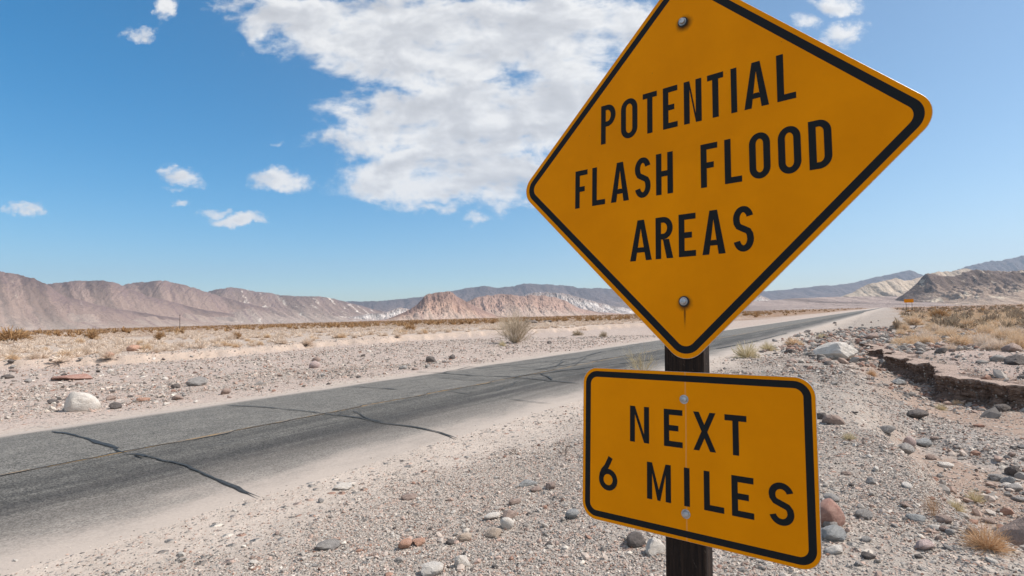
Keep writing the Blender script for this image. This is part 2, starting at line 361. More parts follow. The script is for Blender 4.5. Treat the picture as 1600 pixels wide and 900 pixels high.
def bank_material():
    m, w = mat('bank_earth'); P = w.add('ShaderNodeNewGeometry').outputs['Position']; v = att(w, 'up')
    n = w.noise(P, 7, 6, .7); lay = w.noise(w.vm('MULTIPLY', P, (.5, .5, 9)), 2.2, 5, .65)
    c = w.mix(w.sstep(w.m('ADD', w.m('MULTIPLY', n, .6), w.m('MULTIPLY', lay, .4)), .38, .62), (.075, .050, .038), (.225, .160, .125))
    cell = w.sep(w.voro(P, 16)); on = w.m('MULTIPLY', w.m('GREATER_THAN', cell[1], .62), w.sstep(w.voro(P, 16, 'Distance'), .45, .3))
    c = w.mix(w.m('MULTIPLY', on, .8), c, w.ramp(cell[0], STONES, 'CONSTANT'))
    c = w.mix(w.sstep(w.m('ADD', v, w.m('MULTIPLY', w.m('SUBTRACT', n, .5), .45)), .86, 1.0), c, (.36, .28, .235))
    w.put(w.bc, c); w.put(w.nm, w.bump(w.m('ADD', n, w.m('MULTIPLY', on, .8)), .9, .06)); w.b.inputs['Specular IOR Level'].default_value = .05; return m
def build_bank():
    A = np.array(PB); seg = np.hypot(*np.diff(A, axis=0).T); cum = np.r_[0, np.cumsum(seg)]; t = np.arange(.5, min(cum[-1], 44), .035)
    bx, by = np.interp(t, cum, A[:, 0]), np.interp(t, cum, A[:, 1]); k = np.ones(41)/41
    nx, ny = np.gradient(by), -np.gradient(bx); nx, ny = np.convolve(nx, k, 'same'), np.convolve(ny, k, 'same'); L = np.hypot(nx, ny)+1e-9; nx, ny = -nx/L, -ny/L      # toward the flat above
    o = np.linspace(-1.3, 1.3, 105); D = bank_db(bx[:, None]+nx[:, None]*o, by[:, None]+ny[:, None]*o)
    off = o[np.argmax(D > .02, axis=1)]; off = np.convolve(np.pad(off, 4, 'edge'), np.ones(9)/9, 'valid')
    rows = 30; V, U = [], []
    plan = fbm(t*1.25, t*0, 3, 141)*.20+np.abs(fbm(t*2.6, t*0+5, 3, 143))*-.20+.06
    for j in range(rows):
        v = j/(rows-1); h = min(v/.84, 1.0)
        talus = (1-ss(np.array(h), 0, .38))*(.20+.22*fbm(t*1.1, t*0+9, 3, 149))          # slumped dirt at the foot
        under = .10*np.sin(np.pi*min(1, h*1.05))                                          # cut back below the lip
        dd = off-.30+under-talus+plan*ss(np.array(h), 0, .2)+(0 if v < .84 else (v-.84)/.16*.85)
        rough = fbm(t*5.5, h*4.5+t*0, 4, 147)*.10+fbm(t*15, h*13+t*0, 3, 153)*.05
        dd = dd-rough*(np.sin(np.pi*min(h, .97))**.4 if v < .84 else 0)
        zt = land(bx+nx*(off-.6), by+ny*(off-.6))-.05; zl = land(bx+nx*(off+.55), by+ny*(off+.55))
        z = zt+(zl+.03-zt)*h+(fbm(t*2.0, t*0+3, 4, 151)*.07+fbm(t*9, t*0+3, 3, 157)*.03)*h*(1 if v < .84 else 1-(v-.84)/.16)
        if v > .84: z = z-(v-.84)/.16*.06
        V.append(np.stack([bx+nx*dd, by+ny*dd, z], -1)); U.append(np.full(len(t), h*(1 if v < .84 else 1.1)))
    V = np.concatenate(V); Fc = grid_faces(rows, len(t))
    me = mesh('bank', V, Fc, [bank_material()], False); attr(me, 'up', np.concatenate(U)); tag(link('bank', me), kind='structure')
build_bank()
# ------------------------------------------------------------------ road
def road_xy(a, s): return RN[0]*a+RT[0]*s, RN[1]*a+RT[1]*s
def build_road():
    s = np.concatenate([np.linspace(-40, 80, 481), np.geomspace(80, 4000, 140)[1:]])
    a = np.concatenate([[RL-.9, RL-.45], np.linspace(RL-.1, RR+.1, 17), [RR+.45, RR+.9]])
    A, Sg = np.meshgrid(a, s); X, Y = road_xy(A, Sg)
    u = (A-RL)/(RR-RL); crown = .055*(1-(2*u-1)**2)
    Z = np.where((u > -.02) & (u < 1.02), .012+crown, land(X, Y)*0+np.where(np.abs(u-.5) > .57, -.09, -.02))
    Z = Z+.004*fbm(X*.8, Y*.8, 3, 3)
    me = mesh('road', np.stack([X, Y, Z], -1).reshape(-1, 3), grid_faces(*X.shape)[:, ::-1], [M['asphalt']], True)
    uv = me.uv_layers.new(name='UVMap'); vi = np.empty(len(me.loops), np.int32); me.loops.foreach_get('vertex_index', vi)
    q = np.stack([A-RC, Sg], -1).reshape(-1, 2)[vi]; uv.data.foreach_set('uv', q.astype(np.float32).ravel())
    return tag(link('road', me), kind='structure')
road = build_road()
def road_z(x, y):
    u = (x*RN[0]+y*RN[1]-RL)/(RR-RL); return .012+.055*(1-(2*u-1)**2)+.004*fbm(np.asarray(x)*.8, np.asarray(y)*.8, 3, 3)
def ground_px(px, py, z=.05):
    d = ray(px, py); t = (z-EYE)/d[2]; return d[0]*t, d[1]*t
def strip(name, pts, width, material, lift=.006, jitter=.25, step=.12, taper=True):
    P = np.array(pts); seg = np.hypot(*np.diff(P, axis=0).T); cum = np.r_[0, np.cumsum(seg)]; n = max(3, int(cum[-1]/step))
    t = np.linspace(0, cum[-1], n); x, y = np.interp(t, cum, P[:, 0]), np.interp(t, cum, P[:, 1])
    tx, ty = np.gradient(x), np.gradient(y); L = np.hypot(tx, ty)+1e-9; nx, ny = -ty/L, tx/L
    wob = fbm(t*1.1+P[0, 0], t*0+P[0, 1], 3, 5)*jitter*.25+fbm(t*5.5+P[0, 1], t*0+P[0, 0], 3, 6)*jitter*.07; x, y = x+nx*wob, y+ny*wob
    wd = width*.5*(1+.7*fbm(t*2.3+P[0, 0]*3, t*0+7, 3, 9)); 
    if taper: wd = wd*np.clip(np.minimum(t, cum[-1]-t)/.35+.25, 0, 1)
    A = np.stack([x+nx*wd, y+ny*wd, road_z(x+nx*wd, y+ny*wd)+lift], -1); B = np.stack([x-nx*wd, y-ny*wd, road_z(x-nx*wd, y-ny*wd)+lift], -1)
    V = np.stack([A, B], 1).reshape(-1, 3); i = np.arange(n-1)*2
    return link(name, mesh(name, V, np.stack([i, i+1, i+3, i+2], -1), [material]), road)
gp = ground_px
strip('centre_line', [road_xy(RC, s_) for s_ in np.linspace(-20, 16.5, 40)]+[road_xy(RC-.1, s_) for s_ in np.linspace(17, 140, 40)], .075, M['line'], .005, .3, .15, False)
strip('centre_crack', [road_xy(RC+.01+.02*math.sin(s_*1.7), s_) for s_ in np.linspace(-20, 16, 60)], .032, M['tar'], .009, .8, .08)
SEAMS = [([(80,673),(120,680),(150,692),(180,704)], .125), ([(176,702),(198,710)], .06), ([(198,711),(222,713),(250,722),(280,727),(310,737),(345,748),(385,762),(409,770)], .085), ([(412,771),(424,771)], .07),
         ([(356,632),(400,635),(450,641),(520,650),(560,654),(600,661),(650,667),(685,673),(715,681)], .085), ([(552,644),(562,650),(575,656),(600,661)], .08), ([(530,651),(536,646)], .06),
         ([(533,604),(560,604),(590,607),(625,610)], .10), ([(700,613),(735,617)], .06), ([(790,623),(830,627),(860,629)], .05),
         ([(650,578),(690,582),(740,588),(800,590),(845,585),(900,578),(960,570),(1040,560)], .13), ([(740,575),(800,571),(850,566),(905,560)], .11), ([(800,590),(850,595),(905,599)], .12),
         ([(690,582),(720,575),(742,570)], .10), ([(830,580),(870,573),(930,564),(1000,553)], .12), ([(760,583),(800,580),(850,578),(905,571)], .10), ([(845,585),(865,595)], .10), ([(905,560),(940,550),(990,545)], .14), ([(870,573),(880,566),(905,560)], .1),
         ([(950,548),(1000,541),(1040,538)], .15), ([(1120,545),(1180,533),(1230,520)], .2), ([(680,590),(730,595),(780,597)], .09), ([(590,622),(640,615),(700,607)], .035),
         ([(655,584),(700,588),(760,594),(800,593)], .05), ([(720,570),(770,577),(820,574),(880,574)], .06), ([(770,568),(830,576),(900,582)], .06), ([(880,590),(920,583),(960,580),(1020,566)], .07),
         ([(905,560),(935,566),(980,561),(1035,548)], .08), ([(820,563),(880,556),(950,551),(1020,545)], .08), ([(1040,538),(1090,532),(1150,524)], .1), ([(900,571),(915,560),(948,552)], .06), ([(215,713),(226,718)], .16), ([(470,640),(500,636),(532,634)], .03), ([(300,706),(360,696),(430,684)], .03)]
for k, (pts, wd) in enumerate(SEAMS):
    strip('tar_seam', [gp(*p) for p in pts], wd*.52, M['tar'], .012+.0006*k, .22, .07)

g_ = np.random.default_rng(77)
for k in range(30):                                             # hairline cracks, mostly across or along the lanes
    s0, a0 = 9+34*g_.random()**.8, g_.uniform(RL+.3, RR-1.6); th = g_.choice([0, 1.57, .5])+g_.normal()*.35; n = int(g_.integers(7, 16)); pts = []
    for i in range(n):
        pts.append(road_xy(min(max(a0, RL+.1), RR-1.0), s0)); th += g_.normal()*.16; a0 += math.cos(th)*.24; s0 += math.sin(th)*.24*(1+s0*.03)
    strip('hairline_crack', pts, g_.uniform(.010, .022)*(1+max(s0, 0)*.03), M['tar'], .0035+.00005*k, .8, .05)
# ------------------------------------------------------------------ hills and mountains
def hill_material(name, lo, hi, pale, dark, pale_amt, dark_amt, sc=1.0, shear=800., band=.9):
    """rock and scree: lo on the apron, hi on the upper slopes, streaks that run down the fall line, pale outcrops, dark caps of rock"""
    m, w = mat(name); uv = w.add('ShaderNodeUVMap').outputs[0]; X, Y, _ = w.sep(uv)        # X: metres along the range, Y: 0 foot .. 1 crest
    P = w.add('ShaderNodeNewGeometry').outputs['Position']; n3 = w.noise(P, .05*sc, 6, .72); n4 = w.noise(P, .011*sc, 5, .65)
    fall = w.m('ADD', w.m('ADD', X, w.m('MULTIPLY', Y, shear)), w.m('MULTIPLY', w.m('SUBTRACT', n4, .5), 90/sc))
    n = w.noise(w.comb(fall, w.m('MULTIPLY', Y, 22/sc), 0.0), .013*sc, 6, .62, .3); nf = w.noise(w.comb(fall, w.m('MULTIPLY', Y, 60/sc), 3.0), .06*sc, 5, .7)
    n2 = w.noise(w.comb(fall, w.m('MULTIPLY', Y, 170/sc), 5.0), .026*sc, 7, .68, .5)
    c = w.mix(w.sstep(w.m('ADD', Y, w.m('MULTIPLY', w.m('SUBTRACT', n, .5), 1.1)), .25, .85), lo, hi)
    c = w.mix(w.m('MULTIPLY', w.sstep(n, .52, .66), dark_amt), c, dark)
    c = w.mix(w.m('MULTIPLY', w.sstep(w.m('ADD', w.m('ADD', Y, w.m('MULTIPLY', w.m('SUBTRACT', n3, .5), .5)), w.m('MULTIPLY', w.m('SUBTRACT', nf, .5), .35)), band-.05, band+.06), dark_amt), c, dark)
    c = w.mix(w.m('MULTIPLY', w.m('MULTIPLY', w.sstep(n2, .66-.12*pale_amt, .72-.12*pale_amt), w.sstep(w.m('ADD', n4, w.m('MULTIPLY', n3, .4)), .62, .74)), min(1, pale_amt*1.3)), c, pale)
    c = w.mix(1.0, c, w.ramp(n, [(.36, (.60,)*3), (.5, (1,)*3), (.63, (1.26,)*3)]), 'MULTIPLY')
    c = w.mix(1.0, c, w.ramp(w.m('ADD', w.m('MULTIPLY', n3, .5), w.m('MULTIPLY', nf, .5)), [(.3, (.68,)*3), (.5, (1,)*3), (.7, (1.30,)*3)]), 'MULTIPLY')
    w.put(w.bc, c); w.put(w.nm, w.bump(w.m('ADD', n3, nf), .8, 10/sc)); w.b.inputs['Specular IOR Level'].default_value = .05; return m
def hill(name, crest, rc, rf, rb, material, gul=.3, conc=1.5, wl=160., shear=.9, crag=.05, seed=0, ncol=640, nrow=110):
    """crest: skyline as (px, py) sight lines; rc/rf/rb: distance of crest, front foot and back foot"""
    cp = np.array([[ray(*p)[0]/ray(*p)[1], ray(*p)[2]/ray(*p)[1]] for p in crest])
    tan = np.linspace(cp[0, 0], cp[-1, 0], ncol); elev = np.interp(tan, cp[:, 0], cp[:, 1])
    end = np.linspace(0, 1, ncol); yc = rc+0*tan; hc = (elev*yc+EYE)*ss(end, 0, .035)*ss(1-end, 0, .035)                               # crest: distance north and height
    jag = fbm(tan*yc/(wl*.35), tan*0+seed, 5, seed+3)*.035+fbm(tan*yc/(wl*.07), tan*0+seed, 3, seed+5)*.014
    vs = np.concatenate([np.linspace(0, 1, nrow), np.linspace(1, 2, nrow//3)[1:]])
    T, Vv = np.meshgrid(tan, vs); YC = yc[None, :]+0*T; HC = hc[None, :]+0*T
    front = Vv <= 1
    Yp = np.where(front, rf+(rc-rf)*Vv, rc+(rb-rc)*(Vv-1))
    Xp = T*YC + (Yp-YC)*T*.55
    v1 = np.clip(np.where(front, Vv, 2-Vv), 0, 1)
    cliff = .16*ss(v1, .80, .97)+.84*v1**conc
    along = T*YC-shear*(1-v1)*700
    g = np.clip(np.abs(fbm(along/wl, v1*.8+seed, 5, seed+11, .55))*2, 0, 1); g2 = np.clip(np.abs(fbm(along/wl*3.1, v1*2+seed, 4, seed+17, .55))*2, 0, 1)
    carve = (1-g)**2*.75+(1-g2)**2*.25
    Z = HC*(cliff*(1-gul*carve*np.sin(np.pi*np.clip(v1, 0, 1)**.8)))*(1+jag[None, :]*v1**3)
    rug = fbm(Xp/(wl*.30)+seed, Yp/(wl*.30), 4, seed+23, .6)+.6*fbm(Xp/(wl*.09), Yp/(wl*.09)+seed, 3, seed+27)
    Z = Z+HC*crag*rug*ss(v1, .1, .6)*(1-.75*ss(v1, .93, 1.0))-6*(1-v1)**3-2
    me = mesh(name, np.stack([Xp, Yp, Z], -1).reshape(-1, 3), grid_faces(*T.shape), [material], True)
    uv = me.uv_layers.new(name='UVMap'); vi = np.empty(len(me.loops), np.int32); me.loops.foreach_get('vertex_index', vi)
    uv.data.foreach_set('uv', np.stack([T*YC, v1], -1).reshape(-1, 2)[vi].astype(np.float32).ravel())
    return tag(link(name, me), kind='structure')
mauve = hill_material('mauve_slopes', (.42, .335, .275), (.30, .215, .172), (.56, .48, .40), (.16, .11, .098), .40, .85, 1.0, 820., .93)
mauve2 = hill_material('mauve_far_slopes', (.37, .295, .245), (.24, .175, .142), (.62, .55, .47), (.14, .10, .095), .75, .75, 1.0, 700., .95)
redm = hill_material('red_rock', (.43, .325, .26), (.37, .245, .185), (.50, .40, .325), (.19, .125, .105), .3, .75, 2.6, 60., .84)
pinkm = hill_material('pink_rock', (.44, .335, .27), (.375, .255, .20), (.52, .43, .37), (.20, .14, .12), .3, .6, 2.0, 40., .93)
mesa = hill_material('dark_mesa', (.24, .185, .16), (.135, .105, .095), (.34, .285, .25), (.08, .066, .064), .3, .6, .6, 500.)
white = hill_material('white_badland', (.44, .375, .335), (.54, .485, .44), (.66, .62, .57), (.22, .17, .15), .9, .85, 2.2, 90.)
buff = hill_material('buff_badland', (.43, .34, .27), (.47, .39, .305), (.53, .45, .36), (.26, .19, .145), .4, .5, 2.0, 50., 1.0)
darkm = hill_material('dark_volcanic', (.38, .29, .225), (.30, .225, .175), (.50, .42, .325), (.075, .056, .050), .9, .7, 1.7, 50., .8)
apron = hill_material('desert_apron', (.33, .265, .235), (.32, .255, .225), (.42, .36, .31), (.23, .175, .15), .3, .5, 1.4, 300., 1.2)
hill('hills', [(-700,330),(-500,380),(-260,400),(-120,412),(0,422),(15,423),(40,432),(55,434),(66,440),(75,446),(100,462),(180,482),(300,500),(420,508)], 2600, 1300, 4000, mauve, .26, 2.0, 210, 1.15, .018, seed=2)
hill('hills', [(20,450),(75,442),(100,441),(120,436),(150,437),(175,439),(186,443),(196,449),(230,462),(320,484),(450,502)], 3000, 1500, 4200, mauve, .26, 1.9, 210, 1.15, .018, seed=5)
hill('hills', [(150,456),(193,446),(200,443),(225,441),(250,438),(265,441),(290,446),(315,453),(340,462),(420,482),(540,502)], 3400, 1800, 4600, mauve, .26, 1.8, 220, 1.15, .018, seed=9)
hill('hills', [(290,468),(328,455),(345,450),(355,448),(375,451),(395,454),(425,457),(440,461),(480,463),(500,463),(525,467),(540,471),(590,484),(660,497)], 3900, 2100, 5200, mauve2, .30, 1.5, 220, 1.0, .03, seed=14)
hill('mountains', [(420,475),(500,470),(560,471),(600,470),(640,466),(660,463),(690,457),(710,453),(745,447),(760,447),(775,449),(800,447),(820,442),(840,443),(870,445),(895,446),(903,450),(940,450),(980,452),(1040,453),(1100,455),(1194,455),(1240,451),(1287,446),(1319,444),(1345,438),(1366,432),(1390,428),(1412,424),(1422,422),(1427,426),(1470,437),(1560,450)], 7000, 4200, 8200, mesa, .4, 1.15, 420, .5, seed=20)
hill('badlands', [(790,478),(815,462),(830,457),(850,456),(880,458),(900,463),(930,471),(960,478),(990,482),(1040,486)], 3600, 3000, 4000, white, .55, 1.0, 60, .1, .13, seed=25)
hill('badlands', [(540,497),(575,490),(600,488),(625,480),(650,484),(680,494)], 3000, 2600, 3300, white, .55, 1.1, 60, .1, .13, seed=26)
hill('red_ridge', [(690,490),(715,477),(735,468),(748,463),(762,461),(778,459),(800,459),(815,462),(830,460),(850,461),(868,464),(885,470),(905,481),(935,487),(980,490)], 2300, 1850, 2700, pinkm, .46, 1.15, 75, .06, .08, seed=31)
hill('red_butte', [(560,503),(605,498),(622,491),(640,483),(652,475),(660,466),(664,461),(673,458),(690,455),(701,454),(708,457),(714,462),(720,466),(735,474),(755,484),(775,492),(800,496)], 1900, 1500, 2250, redm, .44, 1.3, 66, .08, .075, seed=37)
hill('badlands', [(1130,478),(1165,468),(1178,462),(1188,461),(1205,468),(1230,474)], 2700, 2450, 2900, white, .35, 1.1, 50, .1, .08, seed=41)
hill('hills', [(1120,474),(1230,466),(1300,463),(1350,462),(1450,463),(1600,462),(1800,460),(2300,455)], 1700, 900, 2300, apron, .3, 1.3, 120, .5, seed=43)
hill('badlands', [(1290,470),(1312,464),(1330,457),(1345,449),(1362,441),(1374,440),(1385,437),(1400,434),(1412,437),(1425,436),(1440,431),(1465,424),(1490,422),(1510,419),(1540,424),(1600,432),(1700,440)], 1900, 1400, 2300, buff, .5, 1.15, 95, .06, .04, seed=47)
hill('dark_hill', [(1385,471),(1412,459),(1424,449),(1434,442),(1446,428),(1460,427),(1475,430),(1490,431),(1505,425),(1525,420),(1545,422),(1569,423),(1600,421),(1680,418),(1800,425),(2200,440)], 1500, 1050, 2000, darkm, .55, 1.05, 100, .08, .10, seed=53)
hill('mountains', [(1440,432),(1490,424),(1506,418),(1520,414),(1537,409),(1560,407),(1575,405),(1588,402),(1600,400),(1680,385),(1850,370),(2300,380)], 6500, 4200, 8000, mesa, .4, 1.2, 300, .5, seed=59)

def build_haze():
    m = bpy.data.materials.new('haze'); m.use_nodes = True; w = NT(m.node_tree); w.n.clear()
    v = w.add('ShaderNodeVolumePrincipled'); v.inputs['Color'].default_value = (.62, .78, 1, 1); v.inputs['Density'].default_value = 6.3e-5; v.inputs['Anisotropy'].default_value = .2
    o = w.add('ShaderNodeOutputMaterial'); w.l.new(v.outputs[0], o.inputs['Volume'])
    s, z0, z1 = 12000, -12, 1250
    V = [(x, y, z) for z in (z0, z1) for x, y in ((-s, -s), (s, -s), (s, s), (-s, s))]
    tag(link('haze', mesh('haze', V, [(3, 2, 1, 0), (4, 5, 6, 7), (0, 1, 5, 4), (1, 2, 6, 5), (2, 3, 7, 6), (3, 0, 4, 7)], [m])), 'thin bluish desert haze over the plain', 'haze', kind='stuff')
build_haze()
#@@OBJECTS
# ------------------------------------------------------------------ the warning sign
def panel_material(name, bolts, pale_stripe=False):
    m, w = mat(name); oc = obco(w); X, Y, Z = w.sep(oc)
    n = w.noise(oc, 5, 5, .6); fine = w.noise(oc, 60, 4, .7)
    c = w.mix(w.sstep(n, .3, .7), (.74, .248, .0), (.79, .270, .0))
    c = w.mix(w.m('MULTIPLY', w.sstep(fine, .66, .78), .12), c, (.40, .20, .03))
    scr = w.noise(w.vm('MULTIPLY', oc, (1.2, 1, 22)), 9, 3, .7, .4); c = w.mix(w.m('MULTIPLY', w.sstep(scr, .70, .78), .22), c, (.55, .24, .05))
    blot = w.noise(oc, 2.2, 4, .6); c = w.mix(1.0, c, w.ramp(blot, [(.3, (.92, .91, .9)), (.7, (1.05, 1.05, 1.0))]), 'MULTIPLY')
    chip = w.voro(oc, 16, 'Distance'); c = w.mix(w.m('MULTIPLY', w.m('LESS_THAN', chip, .022), .7), c, (.25, .10, .03))
    for (bx, bz, r, drip) in bolts:                              # grime that has collected round the bolts and run down
        dx = w.m('SUBTRACT', X, bx); dz = w.m('SUBTRACT', Z, bz-.006)
        jit = w.m('MULTIPLY', w.m('SUBTRACT', w.noise(oc, 45, 4, .6), .5), .014)
        d = w.m('ADD', w.m('SQRT', w.m('ADD', w.m('MULTIPLY', dx, dx), w.m('MULTIPLY', dz, dz))), jit)
        s = w.sstep(d, r*1.75, r*.5)
        if drip:
            wid = w.m('ADD', .0028, w.m('MULTIPLY', w.noise(oc, 30, 3, .5), .004))
            t = w.m('MULTIPLY', w.sstep(w.m('ABSOLUTE', w.m('ADD', dx, .000)), wid, .0005), w.m('MULTIPLY', w.sstep(dz, -drip, -drip*.35), w.sstep(dz, .01, -.005)))
            s = w.m('MAXIMUM', s, w.m('MULTIPLY', t, .85))
        c = w.mix(w.m('MULTIPLY', s, .93), c, (.022, .014, .008))
    if pale_stripe:                                                     # faint paler stripe down the middle of the plate
        wob = w.m('MULTIPLY', w.m('SUBTRACT', w.noise(w.comb(0.0, 0.0, Z), 3, 3, .5), .5), .006)
        t = w.sstep(w.m('ABSOLUTE', w.m('ADD', w.m('ADD', X, .0035), wob)), .0032, .0008)
        c = w.mix(w.m('MULTIPLY', t, .32), c, (.62, .36, .20))
    w.put(w.bc, c); w.rg.default_value = .55; w.b.inputs['Specular IOR Level'].default_value = .06
    w.put(w.nm, w.bump(w.noise(oc, 3.0, 2, .5), .12, .01)); return m
def letter_material():
    m, w = mat('black_film'); oc = obco(w); n = w.noise(oc, 70, 4, .7)
    w.put(w.bc, w.mix(w.sstep(n, .70, .80), (.010, .012, .014), (.05, .05, .05))); w.rg.default_value = .5; w.b.inputs['Specular IOR Level'].default_value = .12; return m
def metal_material(name, c, rough):
    m, w = mat(name); n = w.noise(obco(w), 90, 4, .6); w.put(w.bc, w.mix(w.sstep(n, .35, .7), c, tuple(x*.6 for x in c)))
    w.b.inputs['Metallic'].default_value = .85; w.rg.default_value = rough; return m
def post_material():
    m, w = mat('weathered_post_wood'); oc = obco(w)
    p = w.vm('MULTIPLY', oc, (1, 1, .045)); n = w.noise(p, 95, 6, .7, .6); n2 = w.noise(oc, 22, 5, .7)
    diag = w.noise(w.vm('MULTIPLY', w.vm('ADD', oc, w.comb(w.m('MULTIPLY', w.sep(oc)[2], .5), 0.0, 0.0)), (1, 1, .25)), 130, 4, .7)
    c = w.mix(w.sstep(n, .35, .68), (.009, .006, .005), (.034, .021, .015)); c = w.mix(w.m('MULTIPLY', w.sstep(n2, .55, .70), .6), c, (.014, .010, .009))
    c = w.mix(w.m('MULTIPLY', w.sstep(diag, .63, .72), .55), c, (.16, .13, .11))
    w.put(w.bc, c); w.put(w.nm, w.bump(w.m('ADD', n, n2), .8, .006)); return m
M['film'] = letter_material(); M['zinc'] = metal_material('galvanised_bolt', (.50, .52, .54), .38); M['alu'] = metal_material('aluminium_edge', (.62, .62, .60), .45); M['post'] = post_material()

def rrect(hw, hh, r, n=10, diamond=False):
    P = []
    for cx, cy_, a0 in ((hw-r, hh-r, 0), (-hw+r, hh-r, 90), (-hw+r, -hh+r, 180), (hw-r, -hh+r, 270)):
        for i in range(n+1): a = R_(a0+90*i/n); P.append((cx+r*math.cos(a), cy_+r*math.sin(a)))
    P = np.array(P)
    if diamond: P = (P @ np.array([[1, 1], [-1, 1]]))/math.sqrt(2)
    return P
def plate(name, P, y0, y1, face, edge, parent):
    """flat plate with outline P in the sign plane: front at y0, back at y1, slightly eased front edge"""
    n = len(P); c = P.mean(0); Q = c+(P-c)*(1-.0012/np.abs(P-c).max())
    rings = [(Q, y0), (P, y0+.0007), (P, y1)]
    V = np.vstack([np.column_stack([p[:, 0], np.full(n, y), p[:, 1]]) for p, y in rings]); i = np.arange(n); j = (i+1) % n
    Fc = [list(map(int, i)), ]; mi = [0]
    for k in range(2):
        for a, b in zip(i, j): Fc.append([int(a+k*n), int(a+k*n+n), int(b+k*n+n), int(b+k*n)]); mi.append(1)
    Fc.append([int(x) for x in (i+2*n)[::-1]]); mi.append(1)
    return link(name, mesh(name, V, Fc, [face, edge], False, mi), parent)
def film_ring(name, A, B, y, parent):
    n = len(A); V = np.vstack([np.column_stack([p[:, 0], np.full(n, yy), p[:, 1]]) for p, yy in ((A, y), (B, y), (A, y+.0004), (B, y+.0004))]); i = np.arange(n); j = (i+1) % n
    Fc = np.vstack([np.column_stack([i, i+n, j+n, j]), np.column_stack([i, j, j+2*n, i+2*n]), np.column_stack([i+n, i+3*n, j+3*n, j+n])])
    return link(name, mesh(name, V, Fc, [M['film']]), parent)
